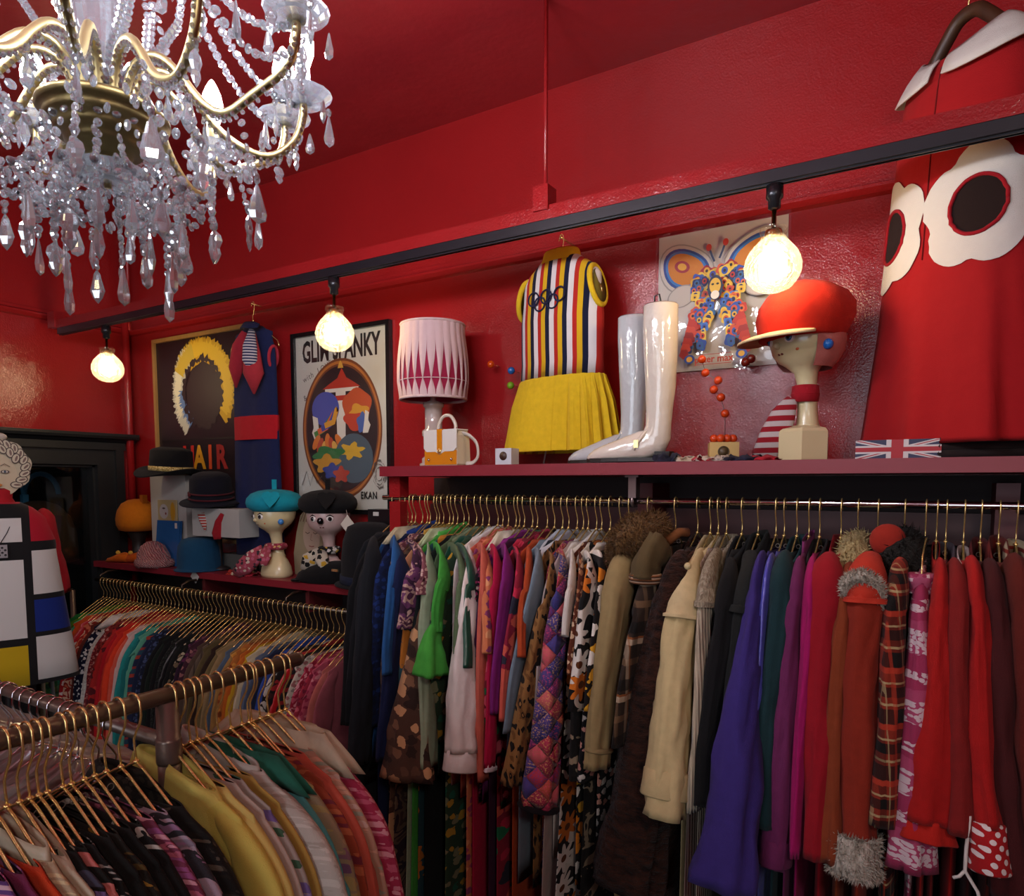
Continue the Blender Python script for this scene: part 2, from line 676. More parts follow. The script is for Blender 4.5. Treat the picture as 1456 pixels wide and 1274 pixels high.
# end wall with the opening of the glazed door
DY0, DY1, DZ1 = 0.75, 1.895, 1.79
m = MB()
m.box((XL - .1, YB, 0), (XL, DY0, ZC)); m.box((XL - .1, DY1, 0), (XL, YW, ZC)); m.box((XL - .1, DY0, DZ1), (XL, DY1, ZC))
struct(m.build('wall_left', RED))
m = MB(); m.box((XR, YB, 0), (XR + .1, YW, ZC)); struct(m.build('wall_right', RED))
WX0, WX1, WZ0, WZ1 = -1.5, 0.7, 1.05, 2.7
m = MB(); m.box((XL - .1, YB - .1, 0), (WX0, YB, ZC)); m.box((WX1, YB - .1, 0), (XR + .1, YB, ZC)); m.box((WX0, YB - .1, 0), (WX1, YB, WZ0)); m.box((WX0, YB - .1, WZ1), (WX1, YB, ZC))
struct(m.build('wall_front', RED))
m = MB()
m.box((WX0, YB - .07, WZ0), (WX0 + .05, YB - .02, WZ1)); m.box((WX1 - .05, YB - .07, WZ0), (WX1, YB - .02, WZ1)); m.box((WX0 + .05, YB - .07, WZ0), (WX1 - .05, YB - .02, WZ0 + .05)); m.box((WX0 + .05, YB - .07, WZ1 - .05), (WX1 - .05, YB - .02, WZ1)); m.box((-.43, YB - .07, WZ0 + .05), (-.37, YB - .02, WZ1 - .05))
struct(m.build('window_2', BLACKWOOD))
m = MB(); m.box((WX0 + .04, YB - .048, WZ0 + .04), (WX1 - .04, YB - .044, WZ1 - .04)); struct(m.build('window_3', thin_glass((1, 1, 1, 1), .02)))

# picture rails (a moulding that runs round the walls), under them the papered wall stands a little proud
def rail_profile(n):
    return [(0, 0), (0.018, 0.004), (0.03, 0.016), (0.03, 0.024), (0.012, 0.032), (0.012, 0.046), (0, 0.05)]
m = MB()
pr = rail_profile(0)
m.loft([[Vector((x, YW - d, 2.445 + z)) for d, z in pr] for x in (XL, XR)])
struct(m.build('trim_1', RED, smooth=False))
m = MB()
m.loft([[Vector((XL + d, y, 2.455 + z)) for d, z in pr] for y in (YB, YW)])
struct(m.build('trim_2', RED, smooth=False))
# pipe up the corner
m = MB(); m.tube([(XL + .045, YW - .045, 1.2), (XL + .045, YW - .045, ZC)], .018, 10); struct(m.build('trim_3', RED))
# boarding under the shelves, its near-black partly painted shelf shade
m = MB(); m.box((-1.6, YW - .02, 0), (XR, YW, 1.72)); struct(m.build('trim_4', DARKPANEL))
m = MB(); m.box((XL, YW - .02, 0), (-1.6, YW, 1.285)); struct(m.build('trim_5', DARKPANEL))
# maroon batten behind the hangers
m = MB(); m.box((-1.6, YW - .045, 1.545), (XR, YW - .02, 1.625)); struct(m.build('trim_6', gloss('#4a1a1c', 0.5)))

# glazed black door and its casing on the end wall
m = MB()
m.box((XL, DY1, 0), (XL + .03, 2.02, 1.90)); m.box((XL, 0.6, 0), (XL + .03, DY0, 1.90)); m.box((XL, DY0, DZ1), (XL + .03, DY1, 1.90))
m.box((XL + .03, DY1 + .085, 0), (XL + .045, 2.02, 1.865)); m.box((XL + .03, 0.58, 1.865), (XL + .045, 2.03, 1.90))
m.loft([[Vector((XL + d, y, 1.9 + z)) for d, z in ((0, 0), (.035, .0), (.05, .014), (.075, .02), (.08, .032), (.08, .045), (0, .05))] for y in (0.56, 2.085)])
struct(m.build('door_1', BLACKWOOD, smooth=False))
m = MB()
m.box((XL - .11, DY1 - .012, 0), (XL + .005, DY1, DZ1)); m.box((XL - .11, DY0, DZ1 - .012), (XL + .005, DY1, DZ1)); m.box((XL - .06, 1.505, 0), (XL - .03, 1.535, DZ1))
struct(m.build('trim_7', BLACKWOOD))
m = MB(); m.box((XL - .05, DY0, 0), (XL - .045, DY1, DZ1))
struct(m.build('window_1', thin_glass((0.75, 0.8, 0.8, 1), 0.02)))
# what stands beyond the glass: dim back room with blue arched panelling
m = MB(); m.box((XL - 1.4, 0.2, 0), (XL - 1.35, 3.2, 2.4)); struct(m.build('wall_beyond', gloss('#15181a', 0.8)))
BLUE = gloss('#4a86a8', 0.5)
t = thing('arched_screen', 'pale blue arched screen seen through the glass of the black door', 'screen', (XL - .55, 1.48, 0))
m = MB()
for k in range(-1, 4):
    y0 = -.17 + k * .17
    m.box((-.015, y0 - .014, 1.44), (.015, y0 + .014, 1.64))
    pts = [Vector((0, y0 + .085 - .085 * cos(a), 1.64 + .11 * sin(a))) for a in [pi * i / 12 for i in range(13)]]
    m.tube(pts, .014, 6)
m.build('arches', BLUE, t)
m = MB(); m.box((-.02, -.4, 1.37), (.02, .5, 1.45)); m.build('sill', BLUE, t)
m = MB(); m.box((-.02, -.4, 0), (.02, .16, 1.25)); m.build('panel', gloss('#3f6f9c', 0.5), t)
t = thing('reflection_dome', 'brown dome lampshade on a dark stand behind the door glass', 'lampshade', (XL - .33, 1.78, 0))  # dome added beyond the pane to imitate what the glass mirrors
m = MB(); m.lathe([(.17, 1.30), (.17, 1.36), (.165, 1.45), (.14, 1.53), (.09, 1.59), (.03, 1.61), (.005, 1.612)], 28); m.build('shade', gloss('#5a3a22', 0.8), t)
m = MB(); m.lathe([(.14, 0), (.14, .03), (.02, .05), (.02, 1.32)], 20); m.build('stand', gloss('#101012', 0.4), t)

# upper shelf and lower shelf
SZ, LZ = 1.754, 1.314
m = MB(); m.box((-1.545, 1.72, SZ - .032), (XR, YW, SZ))
sh = tag(m.build('upper_shelf', REDDULL), 'long maroon wall shelf over the coat rail, carrying boots, lamp and dresses', 'shelf')
m = MB()
m.box((-1.535, 1.755, SZ - .1), (-1.49, 1.80, SZ - .032)); m.box((-1.535, 1.755, 1.40), (-1.49, 1.79, 1.64))
m.build('end_bracket', RED, sh)
for bx in (-.74, .12):
    m = MB(); m.box((bx, 1.93, 1.40), (bx + .045, YW - .02, 1.70)); m.build('rear_post', gloss('#5a1a1e', 0.5), sh)
m = MB(); m.box((XL, 1.87, LZ - .028), (-1.56, YW, LZ))
sl = tag(m.build('lower_shelf', REDDULL), 'low maroon wall shelf under the posters, carrying hats and mannequin heads', 'shelf')
for bx in (-2.75, -2.1):
    m = MB(); m.box((bx, 1.90, LZ - .12), (bx + .02, YW, LZ - .028)); m.build('bracket', gloss('#5a1a1e', 0.5), sl)

# rails
RZ = 1.660
def rail(name, pts, r, mat, label, brackets=(), bm=None):
    m = MB(); m.tube(pts, r, 14)
    o = tag(m.build(name, mat), label, 'clothes rail')
    return o
ro = rail('clothes_rail', [(-1.60, 1.80, RZ - .008), (XR, 1.80, RZ - .008)], .0085, CHROME, 'chrome clothes rail under the upper shelf, packed with coats and dresses')
m = MB(); m.box((-.712, 1.785, RZ + .0), (-.69, 1.815, SZ - .038)); m.box((-.72, 1.78, SZ - .038), (-.682, 1.82, SZ - .0325))
m.torus((-.701, 1.80, RZ - .008), .014, .005, Matrix.Rotation(pi / 2, 3, 'Y'), 16, 6)
m.build('hanging_bracket', gloss('#8a7a78', 0.3, 0.8), ro)
LRZ = 1.248
rl = rail('low_clothes_rail', [(-3.42, 1.80, LRZ - .008), (-1.66, 1.80, LRZ - .008)], .0085, gloss('#4a4036', 0.3, 0.8), 'low clothes rail under the hat shelf, packed with gold hangers')
for bx in (-2.745, -2.095, -3.38):
    m = MB(); m.tube([(bx, 1.80, LRZ - .008), (bx, 1.80, LZ - .05), (bx, 1.835, LZ - .036), (bx, 1.893, LZ - .036)], .006, 8); m.build('hanging_bracket', gloss('#4a4036', 0.3, 0.8), rl)

# lighting track with its red batten and drop rods
TZ = 2.378
m = MB(); m.box((XL + .12, 1.695, TZ), (XR, 1.725, TZ + .026)); m.box((XL + .12, 1.703, TZ - .004), (XR, 1.706, TZ)); m.box((XL + .12, 1.714, TZ - .004), (XR, 1.717, TZ))
tr = tag(m.build('light_track', gloss('#1b1b20', 0.3)), 'long black lighting track crossing the room below a red batten', 'lighting track')
m = MB(); m.box((XL + .08, 1.692, TZ + .026), (XR, 1.728, TZ + .062)); m.build('batten', RED, tr)
m = MB(); m.tube([(-.93, 1.71, TZ + .06), (-.93, 1.71, ZC)], .006, 8); m.build('drop_rod', RED, tr)
m = MB(); m.box((-.955, 1.685, TZ + .05), (-.91, 1.735, TZ + .115)); m.build('rod_block', RED, tr)
m = MB(); m.tube([(-2.95, 1.74, TZ - .03), (-2.95, 1.74, ZC)], .006, 8); m.build('drop_rod', RED, tr)
m = MB(); m.box((XL + .06, 1.685, TZ + .03), (XL + .12, 1.735, TZ + .10)); m.build('rod_block', RED, tr)

# three globe pendants clipped to the track
BULB_W = emit('#ffe2b4', 88.0)
def pendant(x, label):
    t = thing('globe_pendant', label, 'pendant light', (x, 1.71, TZ - .0046), 0, 'crackle glass globes on the track')
    m = MB(); m.lathe([(.019, 0), (.019, -.028), (.014, -.033), (.014, -.05), (.006, -.055)], 18); m.build('track_clip', gloss('#2a2a2e', 0.25, 0.6), t)
    m = MB(); m.lathe([(.0055, -.05), (.0055, -.095), (.017, -.098), (.02, -.105), (.02, -.128), (.014, -.132)], 16); m.build('stem', brass('#b58a48'), t)
    m = MB()
    prof = [(.030, -.094), (.0305, -.104), (.026, -.112), (.029, -.120), (.040, -.132), (.053, -.147), (.0605, -.163), (.0635, -.180), (.061, -.198), (.053, -.214), (.04, -.227), (.022, -.235), (.002, -.237)]
    m.lathe(prof, 32, cap0=False)
    m.build('glass_globe', thin_glass((1, .98, .93, 1), .03, 85.0, .05, .05, (1, .93, .75, 1)), t)
    m = MB(); m.lathe([(.011, -.125), (.013, -.135), (.022, -.15), (.03, -.168), (.031, -.182), (.026, -.198), (.014, -.208), (.002, -.211)], 14); m.build('bulb', BULB_W, t)
    return t
pendant(-.338, 'crackle glass globe pendant nearest the red flower dress, over the striped plastic poster')
pendant(-1.722, 'crackle glass globe pendant hanging in front of the framed white poster')
pendant(-3.078, 'crackle glass globe pendant by the end wall over the black door')

# chandelier ------------------------------------------------------------
CH = CAM + ray(150, 190) * 1.0
CR = crystal()
ABR = brass('#b8a878', 0.38)
ch = thing('chandelier', 'brass chandelier with candle bulbs dripping with clear cut crystals', 'chandelier', CH)
rnd = random.Random(5)
def gem(m, c, r, sq=0.62, ang=0.0, n=8):
    """flat faceted octagon bead"""
    R3 = Matrix.Rotation(ang, 3, 'Z') @ Matrix.Rotation(rnd.uniform(-.5, .5), 3, 'X')
    rings = []
    for rr, h in ((.45, -.5), (.85, -.28), (1, 0), (.85, .28), (.45, .5)):
        rings.append([Vector(c) + R3 @ Vector((rr * r * cos(2 * pi * k / n), h * r * sq * 1.6, rr * r * sin(2 * pi * k / n))) for k in range(n)])
    m.loft(rings, flat=True)
def drop(m, top, L, w, ang=0.0, kind=0):
    """faceted pendant hanging from top"""
    top = Vector(top)
    if kind == 0: prof = [(.12, 0), (.45, .12), (.62, .3), (1, .62), (.6, .84), (.02, 1)]        # spear
    elif kind == 1: prof = [(.12, 0), (.3, .1), (.6, .35), (1, .7), (.85, .88), (.02, 1)]     # pear
    else: prof = [(.12, 0), (.8, .16), (1, .34), (.6, .55), (.78, .72), (.4, .9), (.02, 1)]   # leaf
    n = 6
    rings = []
    for r, z in prof:
        rings.append([top + Matrix.Rotation(ang, 3, 'Z') @ Vector((r * w * cos(2 * pi * k / n), r * w * .55 * sin(2 * pi * k / n), -z * L)) for k in range(n)])
    m.loft(rings, flat=True)
def strand(m, p0, p1, sag, r, step=None):
    p0, p1 = Vector(p0), Vector(p1)
    L = (p1 - p0).length + sag
    n = max(2, int(L / (step or r * 2.25)))
    for i in range(n + 1):
        f = i / n
        p = p0.lerp(p1, f) - Vector((0, 0, sag * 4 * f * (1 - f)))
        gem(m, p, r, ang=rnd.uniform(0, pi))

m = MB()
tray = [(.012, .045), (.03, .04), (.074, .034), (.084, .028), (.086, .022), (.082, .017), (.076, .016), (.077, .010), (.074, .004), (.066, .003), (.066, -.005), (.062, -.011), (.053, -.011), (.052, -.019), (.047, -.025), (.036, -.025), (.033, -.033), (.02, -.037), (.006, -.038)]
m.lathe(tray, 36); m.build('tray', brass('#80704a', 0.4), ch)
m = MB()
m.lathe([(.018, .04), (.022, .07), (.014, .09), (.02, .11), (.032, .14), (.036, .18), (.03, .215), (.016, .23), (.012, .26), (.02, .28), (.03, .32), (.03, .36), (.014, .39), (.01, .43), (.05, .45), (.055, .462), (.02, .475), (.008, .5)], 12, flat=True)
m.build('column', CR, ch)
m = MB(); m.tube([(0, 0, .49), (0, 0, ZC - CH.z - .04)], .004, 8)
for k in range(9):
    m.torus((0, 0, .51 + k * .022), .011, .002, Matrix.Rotation(pi / 2 * (k % 2), 3, 'Z') @ Matrix.Rotation(pi / 2, 3, 'X'), 12, 5)
m.lathe([(.05, ZC - CH.z - .001), (.05, ZC - CH.z - .012), (.02, ZC - CH.z - .035), (.006, ZC - CH.z - .045)], 20)
m.build('chain', ABR, ch)
m = MB(); m.lathe([(.003, -.07), (.03, -.073), (.05, -.066), (.056, -.052), (.052, -.05), (.03, -.062), (.003, -.06)], 16, flat=True); m.build('crystal_bowl', CR, ch)
m = MB(); m.tube([(0, 0, -.03), (0, 0, -.075)], .005, 8); m.build('finial_rod', ABR, ch)

drops = []          # (top, length, width, kind) in chandelier space
NA = 12
for a in range(NA):
    th = VA - pi / 2 + radians(21 + 30 * a)
    e = Vector((cos(th), sin(th), 0)); side = Vector((-sin(th), cos(th), 0))
    lift = .02 if a % 2 else -.012
    Rr = .295 if a % 2 else .275
    def q(r, z): return e * r + Vector((0, 0, z))
    ctrl = [(.03, .02), (.035, .06), (.055, .098), (.09, .1), (.12, .07), (.15, .03), (.185, .008), (.225, .012 + lift), (Rr - .012, .045 + lift), (Rr, .085 + lift), (Rr, .105 + lift)]
    # smooth the control line
    pts = [q(*c) for c in ctrl]
    for _ in range(2):
        np_ = [pts[0]]
        for i in range(len(pts) - 1):
            np_ += [pts[i].lerp(pts[i + 1], .25), pts[i].lerp(pts[i + 1], .75)]
        np_.append(pts[-1]); pts = np_
    m = MB(); m.tube(pts, .0062, 8); arm = m.build('arm', ABR, ch)
    m = MB()
    acc = 0.0
    for i in range(1, len(pts)):
        acc += (pts[i] - pts[i - 1]).length
        if acc > .0072:
            acc = 0
            for s_ in (-1, 1):
                m.ball(pts[i] + side * s_ * .0045 - Vector((0, 0, .0075)), .0036, 6, 4, flat=True)
    m.build('bead_edging', CR, arm)
    top = pts[-1]
    m = MB(); m.lathe([(.006, -.004), (.03, 0), (.043, .01), (.045, .013), (.03, .006), (.007, .004)], 16, top, flat=True); pan = m.build('drip_pan', CR, ch)
    m = MB(); m.lathe([(.012, .002), (.013, .01), (.0115, .05), (.0095, .052)], 12, top); m.build('candle_sleeve', ABR if a % 3 else CR, pan)
    m = MB(); m.lathe([(.008, .05), (.012, .058), (.0175, .075), (.0185, .088), (.015, .104), (.009, .118), (.004, .127), (.001, .13)], 12, top)
    m.build('candle_bulb', emit('#f3f3ff', 225.0), pan)
    for k in range(5):
        an = 2 * pi * k / 5 + a
        p = top + Vector((cos(an), sin(an), 0)) * .043 + Vector((0, 0, .008))
        drops.append((p - Vector((0, 0, .014)), .036 + .012 * (k % 2), .0085, (k + a) % 3))
    for k, f in enumerate((.45, .62, .8)):
        p = pts[int(f * (len(pts) - 1))] - Vector((0, 0, .02))
        drops.append((p, rnd.choice((.03, .045)), rnd.choice((.008, .011)), k))
    # swag to the next arm's pan, and one up to the crown
    th2 = th + radians(30)
    R2 = .295 if (a + 1) % 2 else .275
    e2 = Vector((cos(th2), sin(th2), 0))
    m = MB(); strand(m, top + Vector((0, 0, .0)), e2 * R2 + Vector((0, 0, top.z)), .045, .0062); m.build('bead_swag', CR, ch)
    m = MB(); strand(m, top * .96 + Vector((0, 0, .0)), Vector((0, 0, .45)) + e * .05, .09, .0068); m.build('bead_swag', CR, ch)
    # beaded scroll from the column
    sc = [q(.012, .05), q(.04, .1), q(.075, .13), q(.1, .17), q(.11, .23), q(.09, .3), q(.05, .36), q(.02, .4)]
    if a % 2 == 0:
        m = MB()
        for i in range(len(sc) - 1):
            for k in range(6):
                pp = sc[i].lerp(sc[i + 1], k / 6)
                for s_ in (-1, 1):
                    m.ball(pp + side * s_ * .005, .0055, 6, 4, flat=True)
        m.build('beaded_scroll', CR, ch)
# curtain of strings under the tray, drawn in to a lower basket
small = MB()
for k in range(20):
    an = 2 * pi * k / 20
    e = Vector((cos(an), sin(an), 0))
    m = MB(); strand(m, e * .07 + Vector((0, 0, -.0)), e * .125 + Vector((0, 0, -.085)), .02, .0062); m.build('bead_string', CR, ch)
    m = MB(); strand(m, e * .125 + Vector((0, 0, -.085)), Vector((cos(an + .314), sin(an + .314), 0)) * .125 + Vector((0, 0, -.085)), .012, .0062); m.build('bead_string', CR, ch)
    z = -.095 - .03 * (k % 3) - rnd.uniform(0, .02)
    r = .125 + rnd.uniform(-.03, .02)
    for j in range(2 + k % 3):
        gem(small, e * r + Vector((0, 0, -.088 - .0135 * j)), .0062, ang=an)
    drops.append((e * r + Vector((0, 0, -.09 - .0135 * (2 + k % 3))), rnd.choice((.045, .055, .05)), rnd.choice((.009, .012, .013)), k % 3))
for k in range(14):
    an = 2 * pi * k / 14 + .2
    e = Vector((cos(an), sin(an), 0))
    r = .075 + .012 * (k % 2)
    m = MB(); strand(m, e * .05 + Vector((0, 0, -.06)), e * r + Vector((0, 0, -.125)), .01, .0058); m.build('bead_string', CR, ch)
    n_ = 1 + k % 4
    for j in range(n_):
        gem(small, e * r + Vector((0, 0, -.135 - .0135 * j)), .0062, ang=an)
    drops.append((e * r + Vector((0, 0, -.135 - .0135 * n_)), rnd.choice((.05, .04, .06)), rnd.choice((.008, .0115)), k % 2))
for k in range(16):      # mid ring hung from the arms
    an = 2 * pi * k / 16 + .1
    e = Vector((cos(an), sin(an), 0))
    r = .19 + .03 * (k % 2)
    m = MB(); strand(m, e * (r - .02) + Vector((0, 0, .01)), e * r + Vector((0, 0, -.05 - .015 * (k % 3))), .01, .006); m.build('bead_string', CR, ch)
    drops.append((e * r + Vector((0, 0, -.06 - .015 * (k % 3))), rnd.choice((.045, .055)), rnd.choice((.011, .014)), 2 - k % 2))
for k in range(110):      # close to the bowl
    an = rnd.uniform(0, 2 * pi); r = rnd.uniform(.03, .1)
    gem(small, Vector((cos(an) * r, sin(an) * r, -.065 - rnd.uniform(0, .06))), .0075, ang=an)
    an = rnd.uniform(0, 2 * pi); r = rnd.uniform(.10, .17)
    gem(small, Vector((cos(an) * r, sin(an) * r, rnd.uniform(-.05, .02))), .0075, ang=an)
drops.sort(key=lambda d: -d[1] * d[2])
for i, (p, L, w, k) in enumerate(drops):
    if i < 99:
        m = MB(); drop(m, p, L, w, rnd.uniform(0, pi), k); gem(m, Vector(p) + Vector((0, 0, .006)), .006)
        m.build('crystal_drop', CR, ch)
    else:
        drop(small, p, L, w, rnd.uniform(0, pi), k)
o = small.build('small_crystals', CR, ch); o['kind'] = 'stuff'

# fill lamps added behind the camera, assumed and unseen
def lamp(name, loc, e, c, r):
    ld = bpy.data.lights.new(name, 'POINT'); ld.energy = e; ld.color = c; ld.shadow_soft_size = r
    lo = bpy.data.objects.new(name, ld); COL.objects.link(lo); lo.location = loc
    return lo
wl = bpy.data.lights.new('window_daylight', 'AREA'); wl.shape = 'RECTANGLE'; wl.size = 2.0; wl.size_y = 1.5; wl.energy = 42; wl.color = (.80, .88, 1.0)
wo = bpy.data.objects.new('window_daylight', wl); COL.objects.link(wo); wo.location = (-.4, YB - .14, 1.88); wo.rotation_euler = (pi / 2, 0, 0)
lamp('fill_lamp', (1.0, -.9, 2.6), 48, (1, .93, .84), .16)
lamp('fill_lamp', (-2.6, -1.8, 2.6), 20, (1, .93, .84), .16)
wd = bpy.data.worlds.new('world'); S.world = wd; wd.use_nodes = True
wd.node_tree.nodes['Background'].inputs[0].default_value = (.05, .045, .045, 1)
wd.node_tree.nodes['Background'].inputs[1].default_value = .5
S.view_settings.view_transform = 'Standard'
try: S.view_settings.look = 'None'
except Exception: pass
S.view_settings.gamma = 1.0
S.view_settings.use_curve_mapping = False
S.view_settings.exposure = 0.08
cy = S.cycles
cy.use_denoising = True
cy.max_bounces = 10; cy.diffuse_bounces = 4; cy.glossy_bounces = 4; cy.transmission_bounces = 8; cy.transparent_max_bounces = 16
cy.caustics_reflective = False; cy.caustics_refractive = False
cy.sample_clamp_indirect = 4.0
# ================================================================== hangers and clothes
def make_hanger(label, mat, k=1.0, pr=.0085, name='clothes_hanger', group=None):
    t = thing(name, label, 'hanger')
    r = pr + .003
    m = MB()
    pts = [(0, r + .003, -r - .004), (0, r, 0)] + [(0, r * cos(a), r * sin(a)) for a in [pi * i / 8 for i in range(1, 8)]] + [(0, -r, -.002), (0, -r - .001, -.014), (0, -r * .8, -.026), (0, -.002, -.041), (0, .004, -.053), (0, .003, -.066), (0, 0, -.080 * k)]
    m.tube(pts, .0017, 6); m.build('hook', mat, t)
    m = MB(); m.ball((0, 0, -.080 * k), .0048, 8, 6, sc=(1, 1, .7)); m.build('ferrule', mat, t)
    z = -.080 * k
    m = MB(); m.tube([(0, -.155, z - .114), (0, -.153, z - .103), (0, -.147, z - .09), (0, -.10, z - .058), (0, -.02, z - .01), (0, 0, z - .001), (0, .02, z - .01), (0, .10, z - .058), (0, .147, z - .09), (0, .153, z - .103), (0, .155, z - .114)], .0021, 6)
    m.build('shoulder_bar', mat, t)
    return t

_gr = random.Random(21)

def add_fur(m, n, L, w=.0022, down=.5, seed=1):
    rr = random.Random(seed)
    fs = [f for f in m.f if len(f) == 4]
    cen = sum((p for p in m.v), Vector()) / len(m.v)
    vs, qs = [], []
    for _ in range(n):
        f = rr.choice(fs)
        a, b, c, d = [m.v[i] for i in f]
        u, v = rr.random(), rr.random()
        p = a.lerp(b, u).lerp(d.lerp(c, u), v)
        nn = (b - a).cross(d - a)
        if nn.length < 1e-10: continue
        nn.normalize()
        if nn.dot(p - cen) < 0: nn = -nn
        e = nn + Vector((rr.uniform(-.6, .6), rr.uniform(-.6, .6), rr.uniform(-.6, .6) - down))
        e.normalize()
        s_ = e.orthogonal().normalized() * w
        i = len(vs)
        vs += [p - s_, p + s_, p + e * L * rr.uniform(.6, 1.2)]
        qs.append((i, i + 1, i + 2))
    m.add(vs, qs)
    return m

def ring_xy(cx, cy, hx, hy, z, n=18, fold=0.0, nf=5, ph=0.0):
    out = []
    for k in range(n):
        a = 2 * pi * k / n
        f = 1 + fold * sin(nf * a + ph)
        out.append(Vector((cx + hx * f * cos(a), cy + hy * f * sin(a), z)))
    return out

def body(mat, L, t=.016, sw=.19, hem=.2, nw=.075, z0=-.092, parent=None, folds=.006, name='bodice', hemt=None, drop=0.06, ragged=0.0, lean=0.0):
    n = 40
    ph = _gr.uniform(0, 6); nfold = _gr.choice((2, 3, 3, 4))
    hemt = hemt or t * 1.12
    rows = [(z0 - .002, nw * .97, t * .66), (z0, nw, t * .7), (z0 - .012, nw + .018, t * .78), (z0 - .028, nw + .06, t * .9), (z0 - .028 - drop * .55, sw - .012, t), (z0 - .028 - drop, sw, t), (z0 - .15, sw + .006, t * 1.05)]
    k = max(4, int((L - .15) / .07))
    for i in range(1, k + 1):
        f = i / k
        rows.append((z0 - .15 - (L - .15) * f, sw + .006 + (hem - sw) * f, t * 1.05 + (hemt - t * 1.05) * f))
    zl, wl, tl = rows[-1]
    rows.append((zl + .003, wl * .97, tl * .8)); rows.append((zl + .03, wl * .94, tl * .7))
    rings = []
    for i, (z, w, tt) in enumerate(rows):
        g = max(0.0, min(1.0, (z0 - .1 - z) / max(.2, L - .1)))
        ring = []
        for j in range(n):
            a = 2 * pi * j / n
            y = w * (abs(cos(a)) ** .8) * (1 if cos(a) > 0 else -1)
            x = tt * sin(a)
            q = y / max(w, .01)
            x += folds * g * (sin(nfold * 2.3 * q + ph) + .5 * sin(nfold * 4.7 * q + ph * 2 + z * 3)) * (1 - .3 * abs(q))
            y += lean * g
            zz = z
            if ragged and i >= len(rows) - 3:
                zz += ragged * (.5 + .5 * sin(j * 2.4 + ph)) * (1 if i == len(rows) - 3 else .9)
            ring.append(Vector((x, y, zz)))
        rings.append(ring)
    m = MB(); m.loft(rings, False)
    return m.build(name, mat, parent)

def sleeve(mat, A, B, a0, a1, parent, wr=.07, cap=True, name='sleeve', bow=.012, pleat=.0, mid=None, S=None, st=.012):
    """A, B local ends; a0, a1 = (half x, half y) at top and end; S = where the shoulder leaves the neck"""
    A, B = Vector(A), Vector(B)
    ax = (B - A); Ln = ax.length; ax.normalize()
    ux = Vector((1, 0, 0)); ux = (ux - ax * ux.dot(ax)).normalized(); uy = ax.cross(ux)
    n = 30
    ph = _gr.uniform(0, 6); sd = _gr.uniform(0, 50)
    st_ = []      # (centre, hx, hy, along)
    if S is not None:
        S = Vector(S)
        P0 = S.lerp(A, .35); P2 = A + ax * .085
        h0 = .022
        st_.append((S, st * .75, h0 * .6, 0)); st_.append((S.lerp(A, .12), st * .9, h0 * .85, 0))
        for i in range(9):
            f = i / 8
            c = P0 * (1 - f) ** 2 + A * 2 * f * (1 - f) + P2 * f * f
            g = f * f * (3 - 2 * f)
            st_.append((c, st + (a0[0] - st) * g, h0 + (a0[1] - h0) * g, .0))
        tt = [.085 / Ln + (1 - .085 / Ln) * i / 26 for i in range(1, 27)]
    elif cap:
        for t, q in ((0, .18), (.025, .52), (.06, .75), (.11, .92)):
            st_.append((A + ax * Ln * t, a0[0] * q, a0[1] * q, t))
        tt = [.18 + .82 * i / 14 for i in range(15)]
    else:
        tt = [i / 15 for i in range(16)]
    for t in tt:
        hx = a0[0] + (a1[0] - a0[0]) * t; hy = a0[1] + (a1[1] - a0[1]) * t
        if mid and t > .1:
            g = sin(pi * min(1, t)) * mid; hx *= 1 + g; hy *= 1 + g
        st_.append((A + ax * Ln * t + uy * (bow * sin(pi * t)) + ux * (.25 * bow * sin(2 * pi * t + ph)), hx, hy, t))
    rings = []
    for i, (c, hx, hy, t) in enumerate(st_):
        if i == 0: tg = st_[1][0] - c
        elif i == len(st_) - 1: tg = c - st_[i - 1][0]
        else: tg = st_[i + 1][0] - st_[i - 1][0]
        tg.normalize()
        vx = Vector((1, 0, 0)); vx = (vx - tg * vx.dot(tg)).normalized(); vy = tg.cross(vx)
        wv = 1 + .5 * wr * sin(t * 19 + ph) * (.3 + .7 * t)
        ring = []
        for k in range(n):
            an = 2 * pi * k / n
            w1 = noise.noise(Vector((cos(an) * 1.6, sin(an) * 1.6, t * Ln * 3.2 + sd)))
            w2 = noise.noise(Vector((cos(an) * 2.6 + 5, sin(an) * 2.6, t * Ln * 13 + an * .8 + sd)))
            w3 = abs(noise.noise(Vector((cos(an) * 2.2 + .35 * t * Ln * 4, sin(an) * 2.2 + 9, t * Ln * 3.5 + sd))))
            f = wv * (1 + min(1, t * 5 + .15) * (2.4 * wr * w1 + 2.2 * wr * w2 - 4.5 * wr * max(0, .22 - w3) * 3)) + pleat * t * sin(5 * an + ph)
            ring.append(c + vx * hx * cos(an) * f + vy * hy * sin(an) * (.4 + .6 * f))
        rings.append(ring)
    rings.append([p.lerp(B, .12) - ax * .002 for p in rings[-1]])
    rings.append([p.lerp(B - ax * .02, .15) - ax * .025 for p in rings[-1]])
    m = MB(); m.loft(rings, S is None)
    o = m.build(name, mat, parent)
    return o, ax, ux, uy, Ln

def cuff(mat, B, ax, ux, uy, hx, hy, h, parent, name='cuff', flare=1.06, lift=0.0, frill=0.0, fur=0):
    n = 20
    B = Vector(B)
    rings = []
    prof = [(.97, lift), (1.05, lift + .003), (1.06, lift + h * .5), (1.06 * flare, lift + h - .003), (1.02 * flare, lift + h), (.8, lift + h - .003), (.75, lift + h - .02)]
    for s, d in prof:
        rings.append([B + ax * d + ux * hx * s * cos(2 * pi * k / n) * (1 + frill * sin(6 * 2 * pi * k / n)) + uy * hy * s * sin(2 * pi * k / n) * (1 + frill * sin(6 * 2 * pi * k / n)) for k in range(n)])
    m = MB(); m.loft(rings)
    if fur: add_fur(m, fur, .012, .0018, .3)
    return m.build(name, mat, parent)

